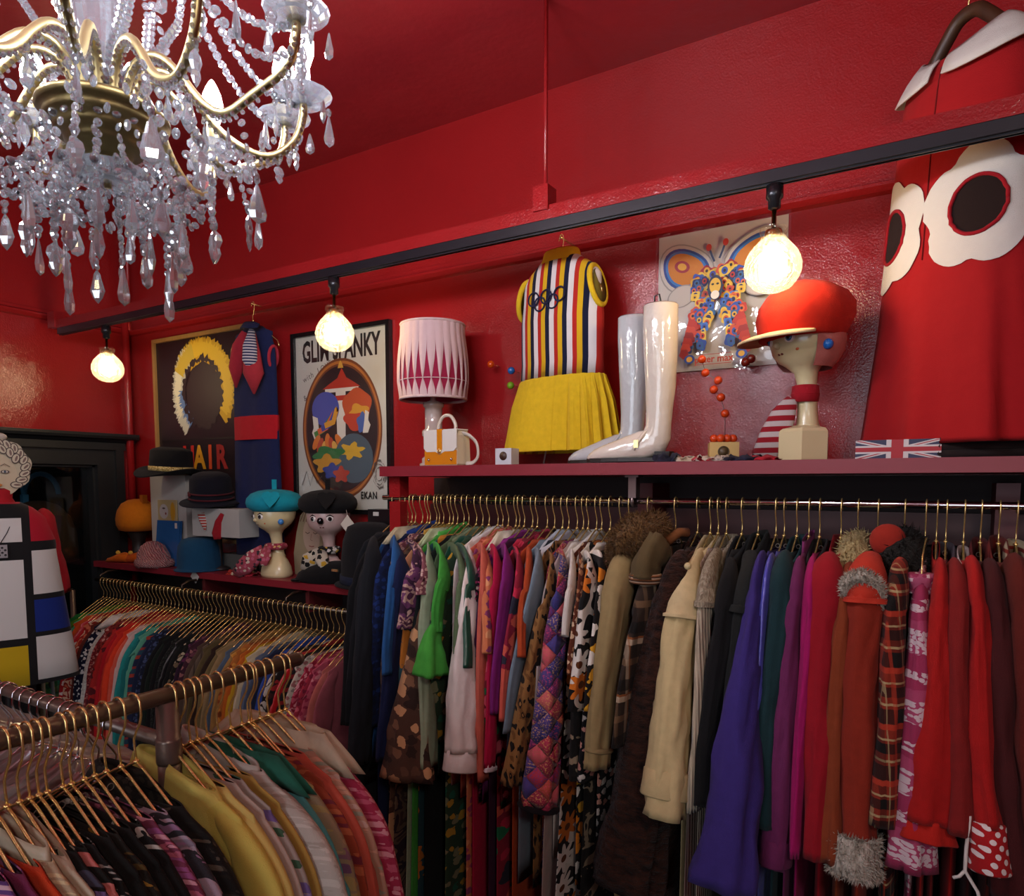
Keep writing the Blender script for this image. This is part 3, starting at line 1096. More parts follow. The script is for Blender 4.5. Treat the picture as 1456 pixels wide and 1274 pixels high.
def collar(mat, parent, kind='shirt', t=.018, nw=.075, z0=-.112, k=1.0):
    n = 24
    fr_, dr_ = {'coat': (1.3, .5), 'shirt': (1.2, .35)}.get(kind, (1.0, 0.0))
    wob_ = _gr.uniform(-.15, .15)
    def ring(sx, sy, z, tilt=0.0):
        out = []
        for i in range(n):
            y = sy * sin(2 * pi * i / n); zz = z + tilt * sin(2 * pi * i / n) + wob_ * y * .5
            if y < 0:
                zz += y * dr_; y *= fr_
            out.append(Vector((sx * cos(2 * pi * i / n), y, zz)))
        return out
    m = MB()
    if kind == 'stand':
        m.loft([ring(t, nw, z0 - .02, .012), ring(t * .95, nw * .93, z0 + .01 * k, .012), ring(t * .9, nw * .9, z0 + .022 * k, .012), ring(t * .75, nw * .84, z0 + .02 * k, .012), ring(t * .7, nw * .84, z0 - .02, .012)], False, False)
    elif kind == 'shirt':
        m.loft([ring(t * .7, nw * .8, z0 - .02), ring(t * .75, nw * .82, z0 + .012 * k), ring(t * .9, nw * .9, z0 + .02 * k), ring(t * 1.05, nw * 1.05, z0 + .012 * k), ring(t * 1.25, nw * 1.35, z0 - .022 * k), ring(t * 1.3, nw * 1.55, z0 - .04 * k), ring(t * 1.1, nw * 1.4, z0 - .038 * k), ring(t * .9, nw, z0 - .01)], False, False)
    elif kind == 'coat':
        m.loft([ring(t * .7, nw * .8, z0 - .03), ring(t * .8, nw * .85, z0 + .014 * k), ring(t * 1.0, nw * .98, z0 + .026 * k), ring(t * 1.25, nw * 1.15, z0 + .014 * k), ring(t * 1.5, nw * 1.5, z0 - .03 * k), ring(t * 1.55, nw * 1.85, z0 - .07 * k), ring(t * 1.3, nw * 1.75, z0 - .075 * k), ring(t * .9, nw * 1.1, z0 - .03)], False, False)
    elif kind == 'frill':
        rg = []
        for sx, sy, z, fr in ((.7, .8, -.02, 0), (.8, .9, .012, .05), (1.3, 1.1, .02, .12), (1.8, 1.5, -.012, .22), (1.9, 1.7, -.03, .25), (1.4, 1.5, -.028, .2), (.8, 1, -.015, 0)):
            rg.append([Vector((t * sx * cos(2 * pi * i / 40) * (1 + fr * sin(9 * 2 * pi * i / 40)), nw * sy * sin(2 * pi * i / 40) * (1 + fr * .5 * sin(9 * 2 * pi * i / 40)), z0 + z * k)) for i in range(40)])
        m.loft(rg, False, False)
    elif kind == 'fur':
        pts = [(0, -nw * 1.9, z0 - .10), (0, -nw * 1.5, z0 - .045), (0, -nw * .8, z0 + .002), (0, 0, z0 + .02), (0, nw * .8, z0 + .002), (0, nw * 1.4, z0 - .04)]
        m.tube(pts, [.022 * k, .034 * k, .042 * k, .04 * k, .036 * k, .02 * k], 12, flat_ratio=1.0)
        add_fur(m, 900, .016 * k, .0018, .2)
    return m.build('collar', mat, parent)

def view_axes(P):
    d = Vector((P.x - CAM.x, P.y - CAM.y, 0)).normalized()
    return abs(d.y), abs(d.x)

def px_half(P, wpx, hy):
    """half sizes (x, y) that make a sleeve wpx pixels wide seen from the shop floor"""
    dep = (P - CAM).dot(FWD)
    hw = wpx * .5 * dep / F
    cx, cy_ = view_axes(P)
    if hw < hy * cy_ * 1.05:
        hy = hw * .9 / max(cy_, .05) if cy_ > .15 else hy
    hx = sqrt(max(hw * hw - (hy * cy_) ** 2, .0001 * .6)) / max(cx, .3)
    return max(hx, .006), hy

_m = MB(); _m.torus((0, 0, 0), .005, .0009, Matrix.Rotation(pi / 2, 3, 'X'), 10, 4)
LOOP = _m.build('hanging_loop', plain('#8a8278')); COL.objects.unlink(LOOP)
def garment(kind, short, hookpos, rot, mat, L=.7, t=.012, sw=.185, hem=.2, nw=.088, sl=None, sdef=(.5, .016, .05, .016, .045, .07), col=None, cf=None, folds=.005, group=None, ragged=0.0, yofs=0.0, both=False, bell=None, hang=None, hanglab=None, sleeveless=False, smat=None, lean=0.0, bodymat=None, yoke=0.0, place='', z0=-.112, drop=.062):
    root = thing(kind.replace(' ', '_'), short, kind, hookpos, rot, group)
    body(bodymat or mat, L, t, sw, hem, nw, z0, root, folds, 'bodice', None, drop, ragged, lean)
    inv = Matrix.Rotation(-rot, 3, 'Z')
    hp = Vector(hookpos)
    sm = smat or mat
    if sl:
        x0, y0, x1, y1, w0, w1 = sl[:6]
        spl = sl[6] if len(sl) > 6 else .10
        PA = onY(x0, y0, hp.y - sw - .025); PB = onY(x1, y1, hp.y - sw - .025 - spl)
        a0 = px_half(PA, w0, .052); a1 = px_half(PB, w1, .046)
        A, B = inv @ (PA - hp), inv @ (PB - hp)
        o, ax, ux, uy, Ln = sleeve(sm, A, B, a0, a1, root, pleat=(.12 if w1 > w0 * 1.4 else 0), S=(0, -(nw + .02), z0 - .032), st=t * .95)
        if yoke:
            sleeve((col[1] if col else sm), A + Vector((0, -.004, .004)), A + (B - A) * yoke, (a0[0] * 1.04 + .005, a0[1] + .008), (a0[0] * 1.16 + .007, a0[1] * 1.05 + .012), root, S=(0, -(nw - .01), z0 - .012), st=t + .005, wr=.04, name='shoulder_collar', bow=0)
        if cf:
            cm, ch_, opt = cf
            cuff(cm, B, ax, ux, uy, a1[0] * opt.get('s', 1), a1[1] * opt.get('s', 1), ch_, root, opt.get('name', 'cuff'), opt.get('flare', 1.04), opt.get('lift', -ch_ * .3), opt.get('frill', 0), opt.get('fur', 0))
        if bell:
            x0, y0, x1, y1, w0, w1, bm = bell
            QA = onY(x0, y0, hp.y - sw - .09); QB = onY(x1, y1, hp.y - sw - .13)
            sleeve(bm, inv @ (QA - hp), inv @ (QB - hp), px_half(QA, w0, .03), px_half(QB, w1, .055), root, cap=False, name='bell_flounce', pleat=.18)
    elif not sleeveless:
        ls, hx0, hy0, hx1, hy1, spl = sdef
        jx = _gr.uniform(-.003, .003)
        for sgn in ((-1, 1) if both else (-1,)):
            A = Vector((0, sgn * (sw - .008), z0 - .078 - (drop - .06))); B = Vector((jx, sgn * (sw + spl), z0 - .078 - ls))
            sleeve(sm, A, B, (hx0, hy0), (hx1, hy1), root, bow=.012 * (-sgn), S=(0, sgn * (nw + .02), z0 - .032), st=t * .95)
    if col:
        collar(col[1], root, col[0], (max(t, .008) if col[0] != 'coat' else max(t, .016)), nw * (1.0 if col[0] != 'coat' else 1.12), z0, *(col[2:]))
    lp = LOOP.copy(); COL.objects.link(lp); lp.parent = root; lp.location = (0, .03, z0 + .004)
    if hang is not None:
        copy_tree(hang, hookpos, rot, hanglab, hang.get('group'))
    return root

# ---------------------------------------------------------------- the upper rail
HG = make_hanger('gold wire hanger on the upper rail', GOLD, group='gold hangers on the upper coat rail')
P = plain
white = P('#cdc5be'); black = P('#0d0d10')
UR = []
def U(px, kind, short, mat, **k):
    UR.append((px, kind, short, mat, k))

U(560.6, 'coat', 'charcoal wool coat at the far left end of the upper rail', P('#16191e'), L=1.15, sl=(533, 772, 512, 1085, 28, 34), t=.018)
U(571.6, 'jacket', 'plain black jacket beside the charcoal coat at the rail end', P('#08080b'), L=.8)
U(579, 'blouse', 'thin black blouse between the black jacket and blue shirt', P('#101014'), L=.75)
U(585, 'blouse', 'bright denim blue shirt next to the black blouses', P('#24568e'), sl=(566, 766, 551, 960, 15, 15), col=('shirt', P('#3a6ca6')), L=.7)
U(590, 'dress', 'navy dress with a cream frilled collar', P('#141c40'), L=1.3, col=('frill', P('#b5a98a')), sl=(576, 790, 545, 1080, 26, 24))
U(600, 'blouse', 'royal blue blouse with a patterned yoke', floral('#0e1c44', ['#1c3470', '#0b1533'], 60), col=('stand', P('#1c3a80')), L=.7)
U(607, 'blouse', 'purple and cream paisley tunic with short flared sleeves', paisley(['#4f2742', '#b8968a', '#6a3b62', '#3a2038', '#c9a79a'], 22), sl=(600, 782, 577, 893, 22, 28, .06), L=.8)
U(611, 'blouse', 'dusty pink lace blouse with short sleeves', floral('#7a4650', ['#b98f88', '#c9a8a0'], 70), sl=(613, 792, 600, 846, 16, 20, .05), L=.7)
U(620, 'dress', 'brown leaf print chiffon dress with a ragged hem', floral('#4a3226', ['#a87a56', '#7d5a42', '#2f201a', '#c49468', '#5c4030'], 26, .42), sl=(604, 850, 580, 1108, 20, 72, .12), L=1.05, ragged=.05, hem=.26)
U(624, 'dress', 'brown and plum paisley maxi dress with a mustard neck tie', paisley(['#3d2a26', '#5a4638', '#2a1a24', '#6b5442'], 16), L=1.5, col=('stand', P('#b08a3a')), hem=.27, t=.014)
U(630, 'blouse', 'thin peach blouse with piped edges', P('#b27a58'), L=.7)
U(638.6, 'dress', 'pale sage green long dress with ruffled neck', P('#93a184'), sl=(613, 800, 609, 1090, 24, 24), L=1.5, col=('frill', P('#a9b58c')), hem=.25)
U(643.7, 'dress', 'bright green long dress with flared bell cuffs', P('#3f9a3a'), sl=(636, 790, 622, 900, 20, 17, .07), bell=(622, 893, 612, 957, 20, 50, P('#46a53f')), L=1.5, col=('stand', P('#4fb045')), hem=.24)
U(650, 'dress', 'teal dress printed with large orange circles', floral('#20424a', ['#c8862c', '#b06a24', '#3a6a76'], 13, .4), L=1.45, hem=.22)
U(659, 'dress', 'black long dress behind the teal and orange print', P('#0e1314'), L=1.45, hem=.22)
U(666, 'blouse', 'olive green blouse with pale piping', P('#56694a'), sl=(660, 790, 652, 930, 11, 11), col=('shirt', P('#7a8664')), L=.7)
U(677, 'blouse', 'dark emerald satin blouse', satin('#0f4a38'), L=.7, sl=(672, 792, 664, 950, 12, 12))
U(686, 'dress', 'green and yellow flowered dress next to emerald satin', floral('#28402c', ['#b08a2a', '#1c5a44', '#7a7a5a'], 30), L=1.45, hem=.21)
U(695, 'blouse', 'white blouse with full sleeves and deep buttoned cuffs', satin('#d6cdc6', .5), sl=(674, 810, 656, 1068, 32, 50, .12), cf=(satin('#d2c8c2', .5), .055, dict(s=.92, lift=-.004)), col=('shirt', P('#d8cfc8'), 1.2), L=.72)
U(707.6, 'blouse', 'salmon pink blouse with rolled collar', P('#c2604e'), sl=(692, 785, 687, 1110, 18, 16), col=('shirt', P('#cf6a56')), L=.75)
U(714.5, 'dress', 'peach dress with mauve print', floral('#cf7a52', ['#a84a6a', '#e0a070', '#8a3a6a'], 40), sl=(699, 806, 692, 930, 13, 13), L=1.3)
U(722.5, 'dress', 'hot crimson pink dress with white lace cuffs', P('#b0103f'), sl=(711, 788, 698, 1090, 18, 17), cf=(P('#cdbfc4'), .012, dict(frill=.1, lift=0)), L=1.45, col=('shirt', P('#c01a48')))
U(733.5, 'blouse', 'black blouse sprinkled with tiny pink buds and cream tie', floral('#1a1018', ['#b03a6a', '#8a2a50', '#c9b8a8'], 90), L=.75, col=('frill', P('#cfc4ae')))
U(738.5, 'blouse', 'magenta purple blouse with smooth sleeves', P('#7d1f72'), sl=(726, 785, 706, 1015, 20, 17), col=('shirt', P('#8f2a82')), L=.75)
U(745.4, 'dress', 'deep plum long dress next to the magenta blouse', P('#3c1436'), L=1.45)
U(757, 'dress', 'red, green and pink abstract print dress', floral('#8f1f38', ['#1f7a52', '#c02a4a', '#2a2a3a', '#d05a4a'], 22, .45), sl=(744, 800, 717, 1024, 18, 18), L=1.3)
U(764, 'blouse', 'crimson rose print blouse with green leaves', floral('#7a1a2a', ['#c43050', '#2a6a44', '#e05a70'], 34, .42), L=.75, col=('shirt', floral('#7a1a2a', ['#c43050', '#2a6a44'], 34, .42)))
U(778, 'dress', 'rust orange plain long dress', P('#a8431f'), sl=(754, 800, 740, 935, 11, 11), L=1.45)
U(788.4, 'dress', 'slate grey dress with navy trim', P('#6f7f8c'), sl=(770, 800, 724, 1040, 20, 22), L=.95)
U(800, 'jacket', 'navy jacket with a thin white shawl edge', P('#20242e'), L=.7, col=('coat', P('#b9bcc4')))
U(808.6, 'coat', 'tiger print brown coat with black streaks', animal('#8a6236', '#6f4a26', '#15100c', 60), sl=(789, 815, 729, 1112, 16, 36), L=.95, t=.013)
U(820.7, 'coat', 'quilted patchwork coat in purple, rose and red', quilt(['#8f2540', '#4a3a78', '#a8324a', '#6a2a5c', '#b04a3a', '#3a3470', '#c05a5c']), sl=(806, 800, 766, 1142, 22, 56), cf=(P('#0e0a0e'), .012, dict(lift=.0)), L=1.0, t=.014)
U(829.5, 'dress', 'silver pink satin long dress under the patchwork coat', satin('#a8958e', .4), L=1.55, hem=.27, t=.013)
U(836.5, 'coat', 'slim white coat with an upright collar', P('#c9c3bb'), sl=(817, 800, 805, 905, 12, 9), L=.85, col=('coat', P('#d2ccc4')))
U(848.4, 'blouse', 'brown blouse with small cream leaf motifs', floral('#5a2a18', ['#c8a888', '#a8724c'], 55), L=.75, sl=(830, 815, 815, 960, 14, 14))
U(855.7, 'dress', 'black maxi dress with big orange and white daisies', floral('#0c0b0d', ['#c46a1c', '#d8d2c8', '#c46a1c', '#e0dcd4'], 12.5, .38, 8, '#5a2f10', '#cfc8bc'), sl=(846, 806, 822, 1010, 28, 28), L=1.55, t=.02, hem=.33)
U(868, 'dress', 'orange and white flowered black cotton dress', floral('#14110f', ['#d07a1c', '#ddd6ca', '#d9a02a'], 24, .46), sl=(862, 800, 840, 1010, 18, 16), L=.9)
U(882.8, 'dress', 'black and cream scroll print long dress', paisley(['#0f0d0d', '#0f0d0d', '#16120f', '#8a7a62'], 20), L=1.5, hem=.27, t=.02)
U(896, 'blouse', 'black and white blouse with a pink flower at neck', floral('#101012', ['#cfc6bc', '#c48a7a'], 40), L=.75)
U(922.7, 'coat', 'tan trench coat with a big brown fur collar', P('#8c7850', bstr=.12), sl=(886, 788, 849, 1090, 44, 38), cf=(P('#86724c'), .012, dict(lift=-.05, name='cuff_strap', s=1.02)), L=1.1, t=.022)
U(961, 'coat', 'brown plaid wool coat with knitted banded shoulder', plaid('#2e221a', [('#6a5038', .2, .06), ('#b09a80', .55, .05), ('#8a5028', .62, .02), ('#0f0c0a', .8, .1)], .13), sl=(924, 828, 880, 1060, 34, 22), L=1.1, t=.022, smat=None)
U(992.7, 'coat', 'long dark brown crimped fur coat', furry('#3a2016', '#140b08', 110, True), sl=(967, 790, 888, 1262, 44, 100, .08), L=1.2, t=.026, col=('coat', furry('#4a281c', '#1c0f0a', 110, True)))
U(1011, 'coat', 'cream camel coat with strapped cuffs and round button', P('#c0ac7c', bstr=.12), sl=(979, 826, 941, 1160, 48, 62, .15), cf=(P('#c0ac7c'), .06, dict(lift=-.10, name='cuff_strap', s=1.01)), col=('coat', P('#c4b084')), L=1.1, t=.024, yoke=0.17)
U(1022, 'dress', 'pale pink ribbed long dress hanging under the cream coats', cord('#9c8272', .012), L=1.5, hem=.27, sleeveless=True, t=.02)
U(1034, 'coat', 'ivory corduroy coat with woolly lapel', cord('#b5a68e', .009), sl=(1009, 812, 990, 1150, 26, 22), col=('coat', furry('#c3b59c', '#8f8068', 160)), L=1.0, t=.022, yoke=0.13)
U(1056, 'coat', 'black wool coat beside the ivory corduroy coat', P('#0b0b0d'), sl=(1040, 815, 1002, 1140, 36, 36), col=('coat', P('#111113')), L=1.15, t=.024)
U(1079, 'coat', 'black hooded coat before the violet cape', P('#121514'), sl=(1068, 820, 1030, 1110, 32, 30), col=('coat', P('#171a19'), 1.3), L=1.15, t=.024, yoke=0.15)
U(1104.5, 'cape', 'violet wool cape with a wide pointed hem', P('#35286e'), sl=(1083, 790, 1028, 1262, 22, 92, .2), L=1.2, t=.02)
U(1116.4, 'dress', 'periwinkle satin dress with a single narrow sleeve edge', satin('#4a4aa8', .3), sl=(1096, 795, 1064, 1238, 20, 20, .12), L=1.25, t=.016)
U(1134.5, 'coat', 'dark teal wool coat', P('#132f33'), sl=(1116, 788, 1088, 1170, 40, 42), col=('coat', P('#17383c')), L=1.15, t=.022)
U(1151.7, 'coat', 'plum purple wool coat with an upright collar', P('#662350'), sl=(1138, 800, 1101, 1226, 30, 44), cf=(P('#66234f'), .055, dict(lift=-.055)), L=1.15, col=('stand', P('#70285a'), 1.6), t=.022)
U(1167, 'coat', 'bright magenta coat with black velvet collar', P('#9a0f58'), sl=(1157, 800, 1133, 1212, 26, 20), col=('coat', P('#1c1a1a')), L=1.1, t=.02)
U(1197.4, 'coat', 'scarlet red wool coat with broad shawl collar', P('#8e0d1c'), sl=(1177, 790, 1158, 1214, 58, 38), col=('coat', P('#94101e'), 1.5), L=1.15, t=.026)
U(1221.5, 'coat', 'rust orange coat with cream sheepskin collar', P('#7c3418'), sl=(1204, 815, 1180, 1218, 26, 40), col=('fur', furry('#c9b886', '#9a8656', 150), .8), L=1.1, t=.022)
U(1250, 'coat', 'brick red coat with thick white fur cuffs', P('#7f2413'), sl=(1233, 800, 1216, 1195, 56, 54), cf=(furry('#c4bcae', '#8f8676', 90), .075, dict(s=1.12, lift=-.015, name='fur_cuff', fur=1500)), col=('coat', P('#b0301e'), 1.3), L=1.15, t=.026, yoke=0.13)
U(1288, 'coat', 'tartan coat in red, black and cream with black fur collar', plaid('#7a2616', [('#100c0a', .25, .13), ('#a89468', .46, .022), ('#100c0a', .68, .09), ('#a89468', .84, .018), ('#a83420', .06, .05)], .105), sl=(1279, 800, 1254, 1170, 30, 42), col=('fur', furry('#14140f', '#050505', 130), 1.1), L=1.1, t=.024)
U(1318, 'dress', 'pink dress with bands of white blossom and gathered neck', banded_blossom('#8f2a4c', '#9c3c5c', '#bfaaae'), sl=(1310, 828, 1296, 1232, 30, 62), L=1.2, t=.022)
U(1334, 'blouse', 'bright red blouse with full gathered sleeve', P('#9c120f'), sl=(1340, 800, 1318, 1165, 26, 76), cf=(P('#a81a10'), .04, dict(s=.8, frill=.12, lift=-.004, flare=1.15)), col=('shirt', P('#a41612'), 1.3), L=.8, t=.022)
U(1347.5, 'coat', 'dull red coat with a grey velvet collar', P('#761614'), sl=(1362, 800, 1362, 1180, 34, 40), col=('coat', P('#4a4048')), L=1.1, t=.022)
U(1373, 'dress', 'scarlet dress with white spotted cuffs and white binding', P('#9c1210'), sl=(1384, 795, 1404, 1170, 26, 48), cf=(dots('#a01418', '#d8ccc8', 62, .3), .085, dict(lift=-.005, name='spotted_cuff', flare=1.12)), col=('shirt', P('#c9b4ac')), L=1.1, t=.02)
U(1397, 'coat', 'dark maroon velvet coat beside the spotted cuff dress', P('#3d0f10'), sl=(1410, 800, 1440, 1272, 34, 64), col=('coat', P('#5a1616'), 1.3), L=1.2, t=.024)
U(1423, 'coat', 'brick brown velvet coat near the right end of the rail', P('#54170f'), sl=(1446, 790, 1486, 1262, 40, 64), col=('coat', P('#6e2018'), 1.5), L=1.2, t=.024)
U(1448, 'coat', 'dark coat with a cream and red striped collar', P('#1c1010'), col=('coat', stripes([('#b9a888', 3), ('#8a2a1c', 1)], .03), 1.4), sl=(1478, 800, 1520, 1260, 40, 60), L=1.1, t=.022)

made = {}
for i, u in enumerate(UR):
    gap = min([abs(onY(u[0], 709, 1.8).x - onY(UR[j][0], 709, 1.8).x) for j in (i - 1, i + 1) if 0 <= j < len(UR)])
    u[4]['t'] = min(u[4].get('t', .012), max(.005, gap * .38)); u[4]['folds'] = min(.004, gap * .07)
for px, kind, short, mat, k in UR:
    pos = onY(px, 709, 1.80); pos.z = RZ - .008
    made[short] = garment(kind, short, pos, 0.0, mat, hang=HG, hanglab='gold hanger holding the ' + ' '.join(short.split()[:9]), **k)
bpy.data.objects.remove(HG.children[0]); 
for c in list(HG.children): bpy.data.objects.remove(c)
bpy.data.objects.remove(HG)

def at_px(root, px, py, Y):
    return onY(px, py, Y) - root.location
# big fur collar of the trench coat
r = made['tan trench coat with a big brown fur collar']
m = MB()
pts = [at_px(r, 873, 805, 1.60), at_px(r, 884, 776, 1.60), at_px(r, 905, 758, 1.63), at_px(r, 930, 752, 1.70), at_px(r, 948, 764, 1.77)]
m.tube(pts, [.016, .036, .046, .044, .016], 14); add_fur(m, 3200, .016, .0012, .15)
m.build('fur_collar', furry('#7a5a34', '#4a3218', 150), r)
m = MB(); m.tube([at_px(r, 948, 770, 1.68), at_px(r, 965, 757, 1.72), at_px(r, 978, 757, 1.74)], .012, 8); m.build('collar_strap', P('#7a4a28'), r)
# suede shoulder and knitted band of the plaid coat
r = made['brown plaid wool coat with knitted banded shoulder']
m = MB(); A = at_px(r, 938, 772, 1.62); B = at_px(r, 918, 822, 1.58)
sleeve(P('#54452a'), A, B, (.034, .05), (.034, .046), r, name='suede_shoulder')
m = MB(); m.lathe([(.036, .012), (.040, .008), (.041, 0), (.040, -.008), (.036, -.012)], 18, B); m.build('knitted_band', stripes([('#7a4a28', 1), ('#b0927a', 1), ('#3a2418', 1)], .009), r)
# camel coat button and tab
r = made['cream camel coat with strapped cuffs and round button']
m = MB(); m.ball(at_px(r, 978, 805, 1.54), .0085); m.build('button', gloss('#c8b888', .3), r)
m = MB(); m.ball(at_px(r, 953, 1122, 1.455), .009, sc=(1, .6, 1)); m.build('button', gloss('#a8935c', .3), r)
r = made['white blouse with full sleeves and deep buttoned cuffs']
m = MB(); m.ball(at_px(r, 668, 1082, 1.455), .005); m.build('button', gloss('#cfc6c0', .2), r)
# white fur edge of the brick red coat's hood
r = made['brick red coat with thick white fur cuffs']
m = MB()
pts = [at_px(r, x, y, 1.545) for x, y in ((1200, 852), (1203, 836), (1213, 824), (1227, 821), (1240, 828), (1249, 842), (1254, 868))]
m.tube(pts, [.006, .013, .016, .017, .016, .013, .006], 12); add_fur(m, 1400, .010, .0014, .1)
m.build('fur_hood_edge', furry('#c4bcae', '#8f8676', 90), r)
m = MB(); m.ball(at_px(r, 1262, 768, 1.72), .036, sc=(1, .6, 1)); m.build('hood', P('#8f2418'), r)
r = made['scarlet red wool coat with broad shawl collar']
# gathered neck of the pink dress, on its string
r = made['pink dress with bands of white blossom and gathered neck']
c = at_px(r, 1310, 826, 1.585)
m = MB()
for rr, z in ((.012, .012),):
    pass
m.loft([[c + Vector((q * cos(2 * pi * k / 30) * (1 + .1 * sin(10 * pi * k / 15)), q * .8 * sin(2 * pi * k / 30), z)) for k in range(30)] for q, z in ((.008, .012), (.022, .016), (.027, .006), (.022, -.006), (.018, -.014), (.024, -.024))])
m.build('frill', floral('#a04a66', ['#cbb4b4', '#8a2a4a'], 90), r)
m = MB(); m.tube([at_px(r, 1317, 765, 1.70), at_px(r, 1312, 790, 1.62), c + Vector((0, 0, .01))], .0018, 6); m.build('string', GOLD, r)
# white tie of the spotted-cuff dress
r = made['scarlet dress with white spotted cuffs and white binding']
m = MB(); m.tube([at_px(r, x, y, Y) for x, y, Y in ((1379, 1160, 1.46), (1374, 1205, 1.455), (1372, 1238, 1.455), (1390, 1268, 1.45), (1398, 1300, 1.45))], .0032, 6); m.tube([at_px(r, 1372, 1238, 1.455), at_px(r, 1364, 1246, 1.455), at_px(r, 1355, 1248, 1.455)], .003, 6)
m.build('binding_tie', white, r)
# printed beads on the black end jacket: looped gold hanger that carries no dress
# ---------------------------------------------------------------- the low rail under the hat shelf
HG2 = make_hanger('gold hanger', GOLD, group='gold hangers on the low rail')
LOW = [
 ('leaf green blouse', plain('#1c6a2c')), ('green blouse with yellow binding', plain('#4a7a22')), ('mint green flowered blouse with puffed sleeve', floral('#4fae84', ['#3a8fa0', '#7fcf9a', '#2f7f78'], 30, .4)),
 ('orange cotton blouse', plain('#b8481c')), ('scarlet silk blouse', satin('#b01822', .45)), ('cherry red blouse with white blossoms', floral('#b01c24', ['#d8c8c4', '#e0d0c8'], 26, .2)),
 ('red and beige paisley blouse', paisley(['#a83a2c', '#c9a890', '#8a2018', '#c4664a'], 24)), ('chestnut brown pleated blouse', plain('#5a241c')), ('navy blouse with white spots', dots('#12142a', '#c9c6c4', 55, .24, .8)),
 ('navy blouse with white daisies', floral('#10122a', ['#c9c6c4'], 50, .3)), ('white lace blouse with scalloped collar', floral('#b8b2a8', ['#c9c3ba', '#a8a298'], 120)), ('dark red speckled blouse', floral('#6a1a1e', ['#9a3a3a', '#b06a60'], 90)),
 ('brick red blouse with tiny flowers', floral('#7a2420', ['#c08a80', '#501412'], 70)), ('poppy red blouse with dark roses', floral('#a0201e', ['#501218', '#c03a30'], 26)), ('crimson blouse with a soft collar', plain('#a8141c')), ('plain tomato red blouse', plain('#b4241a')),
 ('orange red shirt', plain('#c23418')), ('coral blouse with white ribbon edge', plain('#c0503c')), ('pale pink blouse', plain('#b89a92')), ('cream edged teal blouse', plain('#1c7a76')),
 ('deep teal blouse', plain('#146260')), ('mint blouse with a net collar', plain('#4f8f78')), ('navy blouse with rust ethnic bands', stripes([('#16203a', 2), ('#8a3024', 1), ('#1c3a4a', 1.4), ('#7a2a28', .7)], .07)), ('ink navy blouse', plain('#141c36')),
 ('dark navy beaded blouse', floral('#10162a', ['#2c3450', '#3a4668'], 70)), ('black wool blouse', plain('#0c0d0e')), ('black green velvet blouse', plain('#0f1a14')), ('black crepe blouse', plain('#0b0b0d')),
 ('black sequinned blouse', floral('#0c0d0d', ['#1f2420', '#2a2c28'], 130)), ('black satin blouse', satin('#0b0b0e')), ('black blouse with a bead neckline', plain('#101110')), ('black and cream garland blouse', floral('#12120f', ['#a89a80', '#6a5a44'], 40)),
 ('purple and black blouse', floral('#2a1428', ['#5a2448', '#18101a'], 40)), ('plum flowered blouse', floral('#3a1c2a', ['#6a3a48', '#8a5a5a'], 44)), ('brown taupe blouse', plain('#4a3a30')), ('taupe pinstripe blouse', stripes([('#5a4c40', 3), ('#3a3028', 1)], .02, True)),
 ('olive brown blouse', plain('#54482c')), ('dark chocolate blouse', plain('#2c1e16')), ('khaki blouse', plain('#6a5c3a')), ('tan blouse', plain('#8a7450')),
 ('slate blue shirt', plain('#4a5a6c')), ('camel blouse', plain('#94703c')), ('orange flowered blouse', floral('#a8642a', ['#c88a3a', '#7a3a18'], 40)), ('rust orange blouse', plain('#b05a1c')),
 ('mustard yellow blouse', plain('#b08a1c')), ('cream cotton blouse', plain('#b8ac90')), ('grey blue blouse', plain('#5a6478')), ('washed denim shirt', plain('#3c4a60')),
 ('navy blue jersey blouse', plain('#18203a')), ('royal blue shirt with white tag', plain('#26408a')), ('white blouse with black branches', paisley(['#b8b0a4', '#b8b0a4', '#15130f', '#b8b0a4'], 26)), ('black blouse with red roses', floral('#141010', ['#8a1c20', '#3a1a1a'], 36)),
 ('scarlet satin blouse', satin('#a81418')), ('black and red striped blouse', stripes([('#141010', 2), ('#7a1418', 1)], .04)), ('ivory blouse with grey sprigs', floral('#b0a898', ['#7a746c', '#8a5a58'], 60)), ('crimson bandana print blouse', paisley(['#8a1830', '#b04a60', '#8a1830', '#c88a90'], 26)),
 ('rose red flowered blouse', floral('#98283c', ['#c05a68', '#701a30'], 50)), ('rose pink blouse with small buds', floral('#a8485a', ['#c07a80', '#8a2440'], 46)), ('salmon pink blouse', plain('#a85a52')), ('dusty pink blouse at the right end', plain('#8a444c')),
]
nL = len(LOW)
for i, (short, mat) in enumerate(LOW):
    x = -3.365 + 1.655 * i / (nL - 1)
    d = {}
    if 'mint green flowered' in short: d = dict(sdef=(.30, .034, .055, .045, .05, .10))
    elif i in (5, 6, 13, 16): d = dict(sdef=(.34, .018, .05, .02, .045, .07))
    nb = LOW[i - 1][0] if i else 'end bracket by the door'
    nb = nb.split(' with')[0]
    if len(nb.split()) > 4: nb = ' '.join(nb.split()[-3:]).replace('cream garland', 'garland').replace('beige paisley', 'paisley').replace('red striped', 'striped')
    lab = short + (' on the low rail, just right of the ' if i and len(short.split()) < 5 else ' on the low rail beside the ') + nb
    garment('blouse', lab, (x, 1.80, LRZ - .008), 0.0, mat, L=.62, t=.0088, folds=.003, sw=.18, nw=.105 + .018 * ((i * 7) % 3 == 0), z0=-.142, hem=.19, hang=HG2,
            hanglab='gold hanger on the low rail holding the ' + short, sdef=d.get('sdef', (.46, .0092, .05, .010, .042, .06)), drop=.066,
            col=('shirt', mat) if i % 4 == 1 else (('frill', white) if 'lace' in short else None))
